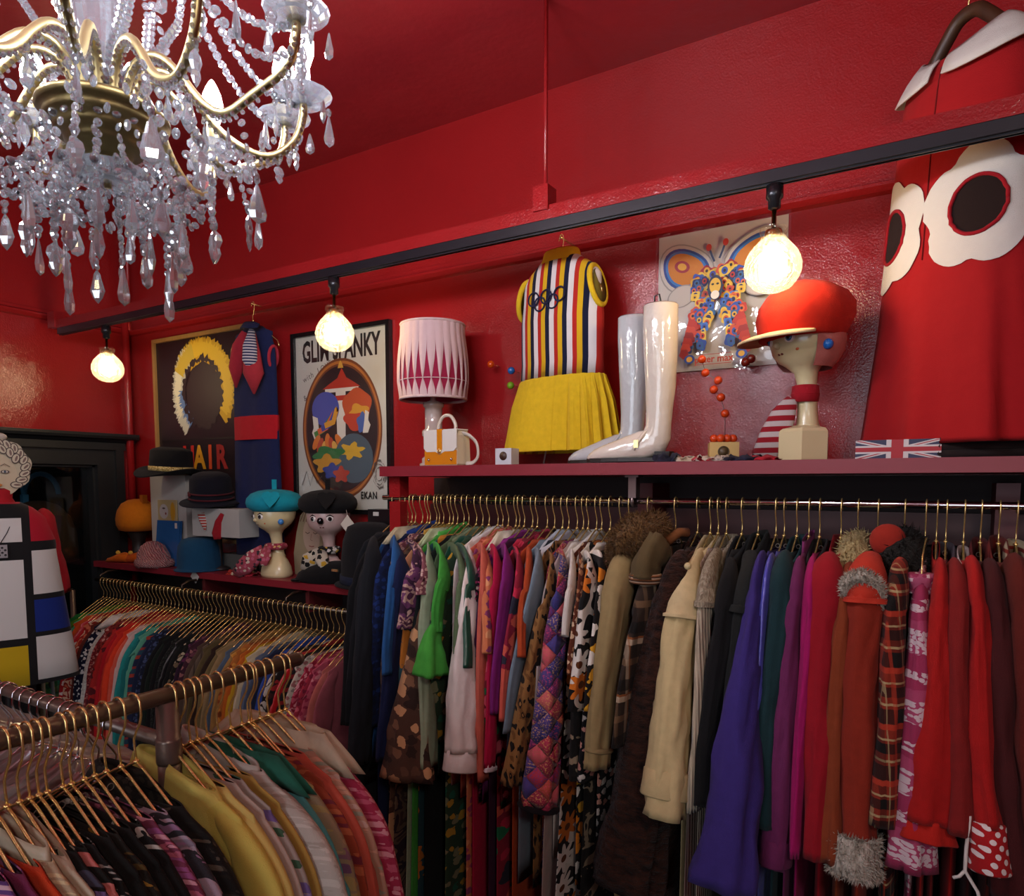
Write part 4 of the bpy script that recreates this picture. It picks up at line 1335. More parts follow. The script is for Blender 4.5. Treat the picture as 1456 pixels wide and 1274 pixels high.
# ---------------------------------------------------------------- the dark floor rack in front
FX, FZ = -.97, 1.384
PIPE = gloss('#6e6058', .34, .55, bscale=60, bstr=.15)
t = thing('garment_rack', 'dark metal pipe rack in the foreground with gold hangers on its rail', 'garment rack', (FX, .605, 0))
m = MB(); m.tube([(0, -1.0, FZ), (0, .25, FZ)], .0125, 16); m.ball((0, .25, FZ), .0128, 12, 8); m.build('top_rail', PIPE, t)
m = MB(); m.tube([(0, 0, 0.03), (0, 0, FZ - .01)], .0165, 16); m.lathe([(.0175, 1.28), (.0185, 1.285), (.0185, 1.315), (.0175, 1.32)], 16); m.ball((.0165, 0, 1.235), .004); m.build('post', PIPE, t)
m = MB(); m.tube([(-.02, 0, 1.312), (-1.05, 0, 1.312)], .0115, 14); m.build('side_rail', PIPE, t)
m = MB(); m.box((-.28, -.03, 0), (.28, .03, .03)); m.box((-.03, -1.0, 0), (.03, .25, .03)); m.build('base', PIPE, t)
m = MB(); m.tube([(0, -.97, .03), (0, -.97, FZ - .01)], .0165, 16); m.build('post', PIPE, t)
m = MB(); m.tube([(-1.03, 0, 0), (-1.03, 0, 1.30)], .0145, 16); m.build('post', PIPE, t)
HG3 = make_hanger('gold hanger', GOLD, 1.05, .0125, group='gold hangers on the foreground rack')
UVS[:] = [0.62, 1.5]
sheer = satin('#a89c84', .5)
FG = [   # hook px on the rail, text, material, options
 (-62, 'dress', 'pink and purple swirl print dress nearest the camera', paisley(['#8a2a5a', '#b8688a', '#5a3a78', '#c4a8b4', '#702050'], 22), {}),
 (-38, 'blouse', 'plum swirl blouse next to the nearest dress', paisley(['#6a2448', '#4a2a5a', '#a05a80'], 26), {}),
 (-14, 'blouse', 'bright orange red blouse on the foreground rack', plain('#b83a18'), {}),
 (4, 'blouse', 'sheer cream blouse with gold spangles', floral('#a8987c', ['#c49a4a', '#c8b890'], 78, .2), dict(t=.014, col=('stand', sheer))),
 (22, 'blouse', 'cream blouse with a tall soft collar', sheer, dict(col=('shirt', sheer, 1.3))),
 (37, 'dress', 'black dress with lilac and leaf flowers', floral('#0d0d0c', ['#6a5a8a', '#8a8a7a', '#3a3a4a'], 41), {}),
 (50, 'blouse', 'black blouse with big pink blooms', floral('#10110e', ['#b86a64', '#a85a58', '#4a5a2a'], 30, .34), {}),
 (62, 'blouse', 'black blouse with white flecks', floral('#0d0d0d', ['#8a8680'], 95, .18), {}),
 (85, 'dress', 'plain black dress behind the white flecked blouse', plain('#0b0c0a'), {}),
 (97, 'blouse', 'black blouse with gold glitter band', floral('#14120c', ['#7a5a1c', '#4a3a18', '#14120c'], 91, .3), {}),
 (115, 'dress', 'soft black velvet dress', plain('#080908'), {}),
 (130, 'dress', 'black dress with white ribbon print', paisley(['#0c0c0c', '#0c0c0c', '#0c0c0c', '#a8a49c', '#0c0c0c'], 19), {}),
 (147, 'blouse', 'pink and plum shimmer blouse with a violet flower', floral('#6a3048', ['#a85a70', '#8a4a7a', '#c08a98'], 78), {}),
 (168, 'dress', 'grey lilac print dress with black loops', paisley(['#7a7080', '#9a8a98', '#2a2a30', '#8a6a8a'], 30), {}),
 (190, 'jacket', 'black beaded evening jacket', floral('#0b0b0a', ['#2a2822', '#15140f', '#4a443a'], 91, .25), dict(t=.016, col=('shirt', floral('#0b0b0a', ['#2a2822'], 91)))),
 (241, 'blouse', 'straw yellow blouse with soft turned collar', plain('#c2b254', .7, .06), dict(t=.017, col=('shirt', plain('#c2b45c'), 1.5), nw=.095)),
 (254, 'dress', 'butter yellow dress next to the straw yellow blouse', plain('#c0a85c', .7, .06), dict(t=.013)),
 (268, 'blouse', 'cream pink blouse behind the yellow dress', plain('#a8968a'), dict(t=.009)),
 (278, 'blouse', 'white blouse with lilac flowers and green leaves', floral('#9a9088', ['#6a5a90', '#3a5a44', '#8a7aa8', '#9a9088'], 41), dict(t=.010)),
 (292, 'blouse', 'mustard edged cream blouse', plain('#a0803c'), dict(t=.008)),
 (308, 'dress', 'white lace blouse dress with a wide capelet', floral('#a8a096', ['#b8b0a6', '#988f84'], 117), dict(t=.017, sw=.215, col=('stand', plain('#a8a096')))),
 (326, 'blouse', 'aqua blue blouse with a dark green neck bow', plain('#4a8a8c'), dict(t=.009, col=('frill', plain('#1f5a48')))),
 (342, 'dress', 'beige chiffon dress with faded violets', floral('#8a7c62', ['#7a5a6a', '#9a8a5a', '#6a4a68', '#a08a68'], 49), dict(t=.013)),
 (356, 'blouse', 'brick orange flowered blouse', floral('#8a3a24', ['#a85a3a', '#6a2430'], 64), dict(t=.009)),
 (368, 'dress', 'coral pink pleated dress', plain('#b2503f'), dict(t=.012)),
 (380, 'blouse', 'peach lace blouse with grey green yoke', floral('#a8806a', ['#b8988a', '#c09078', '#8a8a78'], 78), dict(t=.011)),
 (396, 'dress', 'rose pink flower print dress with a cream lace collar', floral('#8f2440', ['#c08088', '#b06a78', '#a84a60'], 91, .36), dict(t=.016, sw=.20, col=('frill', plain('#b0a088'), 1.2))),
]
for px, kind, short, mat, k in FG:
    p = onX(px, 1042 - .275 * px, FX); p.z = FZ; p.x = FX
    kk = dict(L=1.05, t=.011, folds=.004, sw=.19, hem=.22, sdef=(.52, k.get('t', .011) * 1.1, .055, .014, .05, .08), both=True, nw=.105, z0=-.125, drop=.06)
    kk.update(k)
    garment(kind, short, p, pi / 2, mat, hang=HG3, hanglab='gold hanger on the dark pipe rack holding the ' + ' '.join(short.split()[:7]), **kk)
for px in (352, 404):
    p = onX(px, 1042 - .275 * px, FX)
    copy_tree(HG3, (FX, p.y, FZ), pi / 2, 'empty gold hanger ' + ('at the far end of the dark pipe rail' if px > 400 else 'between the orange flowered blouse and beige dress'))
UVS[:] = [0.62, 0.78]
# chrome hangers on the side rail, clothes wrapped in clear film
HG4 = make_hanger('chrome hanger', CHROME, 1.0, .0115, group='chrome hangers on the side rail')
WR = [('teal wrapped dress', '#2a6a64'), ('dark wrapped dress', '#20242a'), ('silver grey wrapped gown', '#8a8a86'), ('pearl wrapped gown', '#b0aca2'), ('ash grey wrapped gown', '#9a9894'), ('pale wrapped gown', '#b8b4aa'), ('dove grey wrapped blouse', '#a09c96'), ('blue black wrapped blouse', '#1a2238'), ('champagne wrapped dress', '#a89c86'), ('smoke grey wrapped dress', '#858280'), ('rose grey wrapped dress', '#866a6a'), ('chalk wrapped dress', '#a09c94'), ('cocoa brown wrapped dress', '#4a342a'), ('lemon wrapped blouse', '#a89a58')]
film = thin_glass((.96, .96, .96, 1),   .16, 0, .28, .16, (.95, .95, .95, 1))
for i, (short, c) in enumerate(WR):
    x = -1.98 + i * .062
    pos = Vector((x, .605, 1.312))
    r = garment('dress', short + ' under clear film on the side rail', pos, 0.0, satin(c, .3), L=.95, t=.016, folds=.004, sw=.17, hem=.18, sdef=(.45, .015, .04, .016, .035, .03), both=True, hang=HG4, hanglab='chrome hanger on the side rail holding the ' + short)
    m = MB()
    rg = []
    for z, w, tt in ((-.085, .03, .012), (-.1, .07, .02), (-.135, .15, .026), (-.18, .2, .03), (-.5, .215, .03), (-.95, .22, .03)):
        rg.append([Vector((tt * sin(2 * pi * q / 30) * (1 + .25 * sin(q * 1.7 + i)), w * cos(2 * pi * q / 30), z + .004 * sin(q * 2.3))) for q in range(30)])
    m.loft(rg, False, False); m.build('film_cover', film, r)
for i in range(13):
    copy_tree(HG4, (-1.95 + i * .069, .605, 1.312), .15 * ((i % 3) - 1), ('chrome hanger pushed in between the ' + WR[i][0] + ' and its neighbour') if i < 13 else None)
# a few hangers by the door
t = thing('hanging_bar', 'short bar by the black door with four gold hangers', 'clothes rail', (-3.44, 1.60, 0))
m = MB(); m.tube([(0, -.5, 1.20), (0, .1, 1.20)], .008, 10); m.tube([(0, .1, 1.20), (0, .1, 0)], .012, 10); m.tube([(0, -.5, 1.2), (0, -.5, 0)], .012, 10); m.build('bar', PIPE, t)
for i in range(4):
    copy_tree(HG2, (-3.44, 1.55 - .035 * i, 1.20), pi / 2, ('first', 'second', 'third', 'fourth')[i] + ' gold hanger from the corner on the short bar by the door', 'gold hangers on the short bar by the door')
    garment('blouse', ('navy', 'grey', 'sand', 'black')[i] + ' blouse on the short bar by the black door', (-3.44, 1.55 - .035 * i, 1.20), pi / 2, plain(('#18203a', '#6a6a6a', '#8a7a62', '#101012')[i]), L=.6, t=.01, sw=.17, sleeveless=True, folds=.003)
for h in (HG2, HG3, HG4):
    for c in list(h.children): bpy.data.objects.remove(c)
    bpy.data.objects.remove(h)
# ================================================================== things on the walls and shelves
def depth_at(px, Y):
    return onY(px, 687, Y).length and (onY(px, 687, Y) - CAM).dot(FWD)
def sx(px, Y): return onY(px, 650, Y).x
def sz(px, py, Y): return onY(px, py, Y).z
def mpp(px, Y): return (onY(px, 687, Y) - CAM).dot(FWD) / F
RX = lambda a: Matrix.Rotation(a, 3, 'X')
RYm = lambda a: Matrix.Rotation(a, 3, 'Y')
RZm = lambda a: Matrix.Rotation(a, 3, 'Z')
CREAM = gloss('#d8c8a0', .35); IVORY = gloss('#cfc4a4', .3)
PAT_W = gloss('#d6d4cc', .12, coat=.6, bscale=30, bstr=.15)
BLACKFELT = plain('#0c0c0e', .95)

# flat printing on a wall panel: local x right, z up, -y towards the shop
class Print:
    def __init__(s):
        s.m = MB(); s.mats = []; s.k = 0
    def mi(s, c, rough=.6):
        mt = gloss(c, rough) if isinstance(c, str) else c
        if mt not in s.mats: s.mats.append(mt)
        return s.mats.index(mt)
    def poly(s, pts, c, lift=None):
        s.k += 1
        y = -(.0006 + .00012 * s.k) if lift is None else -lift
        s.m.add([(p[0], y, p[1]) for p in pts], [tuple(range(len(pts)))], s.mi(c), True)
    def ell(s, cx, cz, a, b, c, rot=0.0, n=28, wob=0.0, wn=5, ph=0.0):
        pts = []
        for i in range(n):
            t = 2 * pi * i / n
            f = 1 + wob * sin(wn * t + ph)
            x, z = a * f * cos(t), b * f * sin(t)
            pts.append((cx + x * cos(rot) - z * sin(rot), cz + x * sin(rot) + z * cos(rot)))
        s.poly(pts, c)
    def band(s, pts, w, c):
        s.k += 1
        y = -(.0006 + .00012 * s.k)
        vs, fs = [], []
        for i, p in enumerate(pts):
            q = pts[min(i + 1, len(pts) - 1)]; o = pts[max(i - 1, 0)]
            d = Vector((q[0] - o[0], q[1] - o[1])); d.normalize()
            ww = w if not isinstance(w, (list, tuple)) else w[i]
            vs += [(p[0] - d.y * ww, y, p[1] + d.x * ww), (p[0] + d.y * ww, y, p[1] - d.x * ww)]
            if i: fs.append((2 * i - 2, 2 * i - 1, 2 * i + 1, 2 * i))
        s.m.add(vs, fs, s.mi(c), True)
    def ring(s, cx, cz, a, b, w, c, n=40, jag=0.0, seed=1, a0=0, a1=2 * pi):
        s.k += 1
        rr = random.Random(seed)
        y = -(.0006 + .00012 * s.k)
        vs, fs = [], []
        for i in range(n + 1):
            t = a0 + (a1 - a0) * i / n
            j1 = 1 + jag * rr.uniform(-1, 1); j2 = 1 + jag * .6 * rr.uniform(-1, 1)
            vs += [(cx + (a) * j1 * cos(t), y, cz + b * j1 * sin(t)), (cx + (a - w) * j2 * cos(t), y, cz + (b - w * 1.2) * j2 * sin(t))]
            if i: fs.append((2 * i - 2, 2 * i - 1, 2 * i + 1, 2 * i))
        s.m.add(vs, fs, s.mi(c), True)
    def text(s, body, cx, cz, size, c, fx=1.0, bold=0.0, rot=0.0, spacing=1.0, fz=1.0):
        s.k += 1
        vs, fs = text_mesh(body, size, 0.0, fx, bold, 0.0, spacing)
        y = -(.0006 + .00012 * s.k)
        out = []
        for v in vs:
            x, z = v.x, v.z * fz
            out.append((cx + x * cos(rot) - z * sin(rot), y, cz + x * sin(rot) + z * cos(rot)))
        s.m.add(out, fs, s.mi(c), True)
    def build(s, name, parent): return s.m.build(name, s.mats, parent, smooth=False)

def frame_thing(name, label, cat, x0, x1, z0, z1, fw, fd, fmat, paper, y=YW - .002):
    t = thing(name, label, cat, ((x0 + x1) / 2, y, (z0 + z1) / 2))
    w, h = (x1 - x0) / 2, (z1 - z0) / 2
    m = MB(); m.box((-w + fw * .5, -.008, -h + fw * .5), (w - fw * .5, 0, h - fw * .5)); m.build('print_sheet', paper, t)
    if fw:
        m = MB()
        m.box((-w, -fd, -h), (-w + fw, 0, h)); m.box((w - fw, -fd, -h), (w, 0, h)); m.box((-w + fw, -fd, h - fw), (w - fw, 0, h)); m.box((-w + fw, -fd, -h), (w - fw, 0, -h + fw))
        m.build('frame', fmat, t)
    return t, w, h

# --- dark poster with the golden halo of hair
t, w, h = frame_thing('framed_poster', 'wood framed dark poster with a golden hair halo over the hat shelf', 'poster', -3.345, -2.60, 1.42, 2.405, .018, .02, wood('#b08a52', '#8a6838'), gloss('#20171a', .3))
p = Print()
HZ = .225
for i, (c, a, b, ww, a0, a1, jg) in enumerate((('#c49a1c', .23, .245, .10, -.75, 2.3, .05), ('#d8b02a', .215, .23, .06, -.6, 2.2, .06), ('#b8b8a8', .23, .25, .09, 2.2, 4.1, .05), ('#d8d4b8', .215, .235, .05, 2.0, 3.7, .06), ('#5a78a8', .18, .20, .045, 3.1, 4.15, .08), ('#c4a83a', .225, .245, .07, 1.9, 2.7, .07))):
    p.ring(0, HZ, a, b, ww, c, 90, jg, i + 3, a0, a1)
p.ell(.01, HZ - .02, .128, .15, '#2a1b20', wob=.04, wn=9)
p.ring(0, HZ - .01, .152, .172, .022, '#2a1b20', 90, .09, 9)
for i, (ch_, c) in enumerate(zip('HAIR', ('#a8201a', '#c8901c', '#b84018', '#8a1a18'))):
    p.text(ch_, -.12 + .082 * i, -.095, .15, c, .85, .006)
p.poly([(-.33, .0), (.33, .0), (.33, -.008), (-.33, -.008)], '#120c0e')
p.build('printing', t).location = (0, -.008, 0)

# --- white framed concert poster
t, w, h = frame_thing('framed_poster', 'black framed white poster lettered in bold capitals with an oval picture', 'poster', -2.352, -1.808, 1.575, 2.325, .018, .022, gloss('#101012', .25), gloss('#bdbcb2', .4))
p = Print()
p.text('GLIM SPANKY', 0, h - .085, .105, '#141414', .66, .0035, 0, 1.0, 1.15)
p.text('with  LOVE', -.13, h - .165, .035, '#4a4a48', .9, 0, .35, 1.2)
p.text('& THE OTHER O', -.09, h - .215, .035, '#4a4a48', .9, 0, .45, 1.2)
oz = -.03
for a, c in ((.222, '#6a3a1c'), (.214, '#a8662a'), (.205, '#6a3a1c'), (.198, '#1c1618')):
    p.ell(0, oz, a, a * 1.28, c, n=60)
p.poly([(-.10, .135), (.11, .135), (.075, .155), (.035, .175), (.01, .215), (-.015, .175), (-.06, .155)], '#a8301c')
p.poly([(-.012, .215), (.02, .215), (.012, .235), (.004, .245), (-.004, .235)], '#c89a3a')
p.poly([(-.085, .12), (.1, .12), (.1, .135), (-.085, .135)], '#d0ccc0'); p.poly([(-.02, -.08), (.025, -.08), (.03, .12), (-.025, .12)], '#d0ccc0')
p.poly([(-.05, .085), (.055, .085), (.055, .105), (-.055, .105)], '#a8301c')
p.ell(-.085, .055, .078, .07, '#3a4a9a'); p.ell(.09, .06, .078, .068, '#b04a22', wob=.06)
p.ell(.1, .035, .05, .03, '#c8902a', wob=.2, wn=4); p.ell(.08, .0, .06, .035, '#b03a20', wob=.2, wn=3); p.ell(.12, -.01, .03, .04, '#3a5a9a', wob=.15)
p.poly([(.135, .04), (.155, .03), (.15, .0), (.162, -.02), (.148, -.05), (.12, -.05), (.13, 0)], '#d0ccc0')
p.poly([(-.16, .03), (-.155, -.02), (-.165, -.04), (-.15, -.07), (-.12, -.06), (-.13, .02)], '#d0ccc0')
for i, c in enumerate(('#3a7a3a', '#c85a2a', '#2c3f8a', '#c8902a')):
    p.band([(-.15 + .02 * i, -.05 + .012 * i), (-.1 + .02 * i, -.03 + .01 * i), (-.05 + .01 * i, .02 + .01 * i), (-.02, .05)], .012, c)
for i in range(7):
    p.ell(-.14 + .022 * i, -.08 - .015 * (i % 3), .016, .035, ('#c8702a', '#a8402a', '#d0a04a')[i % 3], rot=.2 * (i - 3))
p.ell(.07, -.15, .105, .10, '#3f5560'); p.ell(.06, -.12, .06, .03, '#c8a02a', wob=.3, wn=6); p.ell(-.07, -.13, .085, .03, '#2f6a3a', wob=.2, wn=4); p.ell(-.08, -.17, .07, .035, '#b8862a', wob=.25, wn=5); p.ell(-.05, -.2, .05, .03, '#2c3f8a', wob=.2); p.ell(.0, -.215, .04, .03, '#a83a2a', wob=.25)
for k in range(3):
    p.ring(.205, -.215, .035 - .008 * k, .055 - .014 * k, .0022, '#55554f', 24, .12, k + 1)
p.band([(-.23, -.26), (-.2, -.2), (-.18, -.26), (-.16, -.21), (-.14, -.25), (-.11, -.22)], .002, '#4a4a48')
p.text('EKAN', .15, -h + .075, .04, '#141414', .8, .001, 0, 1.1)
p.build('printing', t).location = (0, -.008, 0)
m = MB(); m.box((-w + .018, -.016, -h + .018), (w - .018, -.0145, h - .018)); m.build('glazing', thin_glass((1, 1, 1, 1), .0), t)

# --- printed butterfly sheet in a clear sleeve, pinned flat to the red wall
bx0, bx1, bz0, bz1 = -.745, -.375, 2.035, 2.44
t = thing('printed_sheet', 'unframed butterfly print in a shiny plastic sleeve on the red wall', 'poster', ((bx0 + bx1) / 2, YW - .006, (bz0 + bz1) / 2))
w, h = (bx1 - bx0) / 2, (bz1 - bz0) / 2
m = MB(); m.box((-w, -.002, -h), (w, 0, h)); m.build('paper', gloss('#b5aca2', .5), t)
p = Print()
for s_ in (-1, 1):
    for a_, b_, c in ((.088, .07, '#8a8480'), (.084, .066, '#b5aca2'), (.074, .057, '#1f3f80'), (.066, .05, '#2f6aa8'), (.058, .043, '#b8701a')):
        p.ell(s_ * .103, .098, a_, b_, c, rot=s_ * .5, wob=.05, wn=3)
    p.ell(s_ * .112, .106, .024, .017, '#8a2430', rot=s_ * .4); p.ell(s_ * .112, .106, .014, .010, '#c8922a', rot=s_ * .4)
    p.ell(s_ * .112, .02, .045, .032, '#8a8480', rot=-s_ * .3); p.ell(s_ * .112, .02, .041, .029, '#b5aca2', rot=-s_ * .3)
    cols = ['#a82a1c', '#2a4a9a', '#c89a2a', '#1c2a5a', '#b84a2a', '#3a6ab0', '#d0b040', '#8a1c2a', '#c8602a', '#2c5a8a']
    rr = random.Random(3)
    for i in range(58):
        f = i / 57
        cz = .085 - .225 * f + rr.uniform(-.006, .006)
        lim = .062 * (1 - .55 * abs(f - .25)) if f < .55 else .05
        cx = s_ * ((.012 if f < .5 else .02 + .05 * (f - .5)) + rr.random() * lim)
        r_ = rr.uniform(.008, .016)
        p.ell(cx, cz, r_, r_ * 1.2, cols[rr.randrange(10)], rot=rr.uniform(0, 3), wob=.12, wn=4); p.ell(cx, cz, r_ * .6, r_ * .7, cols[rr.randrange(10)]); p.ell(cx, cz, r_ * .28, r_ * .3, '#1a1a28')
    for k in range(6):
        p.ell(s_ * (.07 + .005 * k), -.075 - .016 * k, .019 - .001 * k, .014, ('#a82a1c', '#b83a22', '#8a1c18')[k % 3], rot=s_ * .7, wob=.1)
    p.band([(s_ * .01, .1), (s_ * .018, .118), (s_ * .024, .135)], .003, '#1c2a4a'); p.ell(s_ * .027, .142, .008, .010, '#a82a1c')
    p.ell(s_ * .078, -.172, .016, .013, '#2a4a9a'); p.ell(s_ * .078, -.172, .009, .008, '#d0a03a')
p.ell(0, .02, .022, .035, '#1c2440'); p.ell(0, .025, .016, .022, '#c8a03a'); p.ell(0, .0, .012, .012, '#d8d0c0')
for s_ in (-1, 1):
    p.ell(s_ * .007, .03, .004, .003, '#1c1c20')
p.text('peter max', 0, -h + .022, .028, '#a8301c', .95, .0006)
for k in range(2):
    p.band([(-.05, -h + .036 - .028 * k), (.05, -h + .036 - .028 * k)], .0008, '#a8301c')
p.build('printing', t).location = (0, -.002, 0)
m = MB()
nx, nz = 34, 38
rr = random.Random(8)
vs, fs = [], []
for i in range(nx + 1):
    for j in range(nz + 1):
        x = -w - .008 + (2 * w + .016) * i / nx; z = -h - .008 + (2 * h + .016) * j / nz
        q = noise.noise(Vector((x * 14, z * 14, 2))) * .004 + noise.noise(Vector((x * 40 + z * 22, z * 30, 5))) * .0022
        vs.append((x, -.009 + q * .8, z))
for i in range(nx):
    for j in range(nz):
        a = i * (nz + 1) + j
        fs.append((a, a + 1, a + nz + 2, a + nz + 1))
m.add(vs, fs); m.build('plastic_sleeve', thin_glass((1, 1, 1, 1), .04, 0, 0, .04), t)

# --- navy dress with a red band, hung on the wall, and its neck scarf
NY = 2.03
HGW = make_hanger('gold hanger holding the navy dress with the red waistband', GOLD, 1.0, .004, group=None)
nx_ = sx(366, NY)
HGW.location = (nx_, 2.03, 2.465); HGW.rotation_euler = (0, 0, pi / 2)
m = MB(); m.tube([(nx_, YW, 2.462), (nx_, 2.02, 2.462)], .003, 8); tag(m.build('wall_hook', GOLD), 'small hook on the picture rail above the navy dress', 'hook')
NAVY = plain('#141c44', .9)
nd = garment('dress', 'sleeveless navy dress with a broad red waistband hanging between the framed posters', (nx_, NY, 2.465), pi / 2, NAVY, L=.98, t=.028, sw=.125, hem=.145, nw=.055, sleeveless=True, folds=.010, z0=-.10)
zb = sz(366, 609, NY) - 2.465
m = MB()
m.loft([[Vector((.042 * sin(2 * pi * k / 36) * (1 + .05 * sin(k * 2)), .138 * cos(2 * pi * k / 36), zb + dz)) for k in range(36)] for dz in (-.05, -.049, .049, .05)])
m.build('waistband', plain('#a81420'), nd)
for s_ in (-1, 1):
    m = MB(); m.torus((0, s_ * .118, -.235), .045, .007, RX(pi / 2 - .12 * s_), 22, 6, 0, (.5, 1.0)); m.build('armhole_edge', plain('#a0283a'), nd)
t = thing('neck_scarf', 'red and navy striped scarf tied at the neck of the navy dress', 'scarf', (sx(358, 1.97), 1.975, sz(358, 480, 1.97)))
SCF = stripes([('#a02830', 1.4), ('#b8b0b0', .5), ('#1a2350', 1.2), ('#b8b0b0', .5)], .03, False)
for nm, pts, rs, mt in (('tail', [(-.03, 0, .03), (-.055, -.012, -.03), (-.07, -.016, -.12), (-.08, -.012, -.20)], [.012, .026, .03, .004], plain('#9a2430')), ('tail', [(.02, 0, .02), (.035, -.018, -.06), (.045, -.02, -.15), (.04, -.016, -.235)], [.014, .034, .042, .004], plain('#9a2a34')), ('striped_end', [(.03, -.01, .03), (.04, -.03, -.04), (.042, -.034, -.10), (.038, -.03, -.15)], [.012, .028, .03, .004], stripes([('#1a2350', 1), ('#b8b4b8', 1)], .012)), ('knot', [(-.045, .0, .05), (-.01, -.012, .055), (.03, -.01, .05), (.06, .0, .045)], [.012, .02, .022, .012], plain('#15193a'))):
    m = MB(); m.tube(pts, rs, 12, flat_ratio=.45); m.build(nm, mt, t)

# --- striped tennis dress -----------------------------------------------------------
TY = 1.985
tx = sx(797, TY)
zw, zh, zs, zn = sz(795, 539, TY), sz(790, 643, TY), sz(800, 395, TY), sz(812, 362, TY)
k_ = mpp(795, TY)
STR = stripes([('#cfcac8', 1), ('#a8241c', .8), ('#c8a018', .9), ('#12162e', .9)], .066, True, (0.0, 1.0), .95)
YEL = plain('#d0ae1e', .95)
td = thing('dress', 'vertically striped tennis dress with yellow pleated skirt on the upper shelf', 'dress', (tx, TY, 0), radians(-12))
def dring(z, a, b, n=48, pl=0.0, npl=26, cx=0.0, front=0.0):
    out = []
    for i in range(n):
        t_ = 2 * pi * i / n
        f = 1.0
        if pl:
            u = (i * npl / n) % 1.0
            f = 1 + pl * (u - .5)
        out.append(Vector((cx + a * f * (abs(cos(t_)) ** .85) * (1 if cos(t_) >= 0 else -1), b * f * sin(t_) - front, z)))
    return out
m = MB()
m.loft([dring(zn - .03, .05, .026), dring(zn - .004, .062, .033), dring(zn - .012, .075, .04), dring(zs + .02, .125, .046), dring(zs - .01, .148, .05), dring(zs - .06, .15, .055), dring(zs - .13, .158, .06), dring(zs - .22, .158, .058), dring(zw + .05, .158, .056), dring(zw, .163, .058), dring(zw + .01, .14, .045)])
m.build('bodice', STR, td)
m = MB()
NPL = 22
def pring(z, a, b, pl):
    out = []
    for i in range(NPL):
        for u, f in ((0, 1 + pl), (.25, 1 + pl * .55), (.85, 1 - pl * .6), (.93, 1 - pl)):
            t_ = 2 * pi * (i + u) / NPL
            out.append(Vector((a * f * (abs(cos(t_)) ** .85) * (1 if cos(t_) >= 0 else -1), b * f * sin(t_), z)))
    return out
m.loft([pring(zw + .004, .160, .057, 0), pring(zw - .002, .166, .060, .012), pring(zw - .08, .186, .075, .07), pring(zh + .002, .21, .09, .10), pring(zh, .207, .088, .10), pring(zh + .03, .18, .074, .06)], flat=True)
m.build('pleated_skirt', YEL, td)
m = MB()
m.loft([dring(zn - .022, .078, .046), dring(zn - .006, .068, .042), dring(zn + .012, .062, .039), dring(zn + .016, .059, .036), dring(zn + .012, .055, .033), dring(zn - .015, .056, .03)], False, False)
m.build('collar', YEL, td)
for s_ in (-1, 1):
    m = MB()
    m.torus((s_ * .142, -.004, zs - .048), .058, .0085, RYm(pi / 2 - .22 * s_), 26, 8, 0, (1.05, .62)); ab_ = m.build('armhole_band', YEL, td)
    m = MB(); m.lathe([(.052, 0), (.001, .0005)], 20, (s_ * .150, -.004, zs - .05), ax=RYm(pi / 2 - .22 * s_) @ Matrix.Diagonal((1.0, .6, 1))); m.build('armhole_lining', plain('#6a5a1c'), ab_)
m = MB()
for i, (ox, oz_) in enumerate(((-.052, .009), (-.026, -.009), (0, .009), (.026, -.009), (.052, .009))):
    m.torus((ox - .012, -.0605 + .05 * ox * ox * 8, zs - .075 + oz_), .021, .0026, RX(pi / 2 - .04), 24, 6)
m.build('ring_emblem', plain('#1a1c3a'), td)
h_ = copy_tree(HGW, (tx, TY, 2.462), pi / 2 - radians(12), 'gold hanger holding the striped tennis dress')
m = MB(); m.tube([(tx, YW, 2.459), (tx, TY - .01, 2.459)], .003, 8); tag(m.build('wall_hook', GOLD), 'small hook on the picture rail above the striped tennis dress', 'hook')
m = MB()
m.tube([(-.02, .03, zh + .25), (-.09, .05, SZ)], .0028, 8); m.tube([(.02, .03, zh + .25), (.085, .05, SZ)], .0028, 8); m.tube([(-.02, .03, zh + .25), (.02, .03, zh + .25)], .0028, 8)
o = m.build('wire_stand', gloss('#c8c4bc', .3)); o.location = (tx, TY, 0); tag(o, 'thin white wire stand peeping out under the yellow pleated skirt', 'stand')

for o_, z_ in ((nd, -.105), (td, zn - .01)):
    m = MB(); m.torus((0, .02, z_), .006, .001, RX(pi / 2), 10, 4); m.build('hanging_loop', plain('#b8b0a8'), o_)
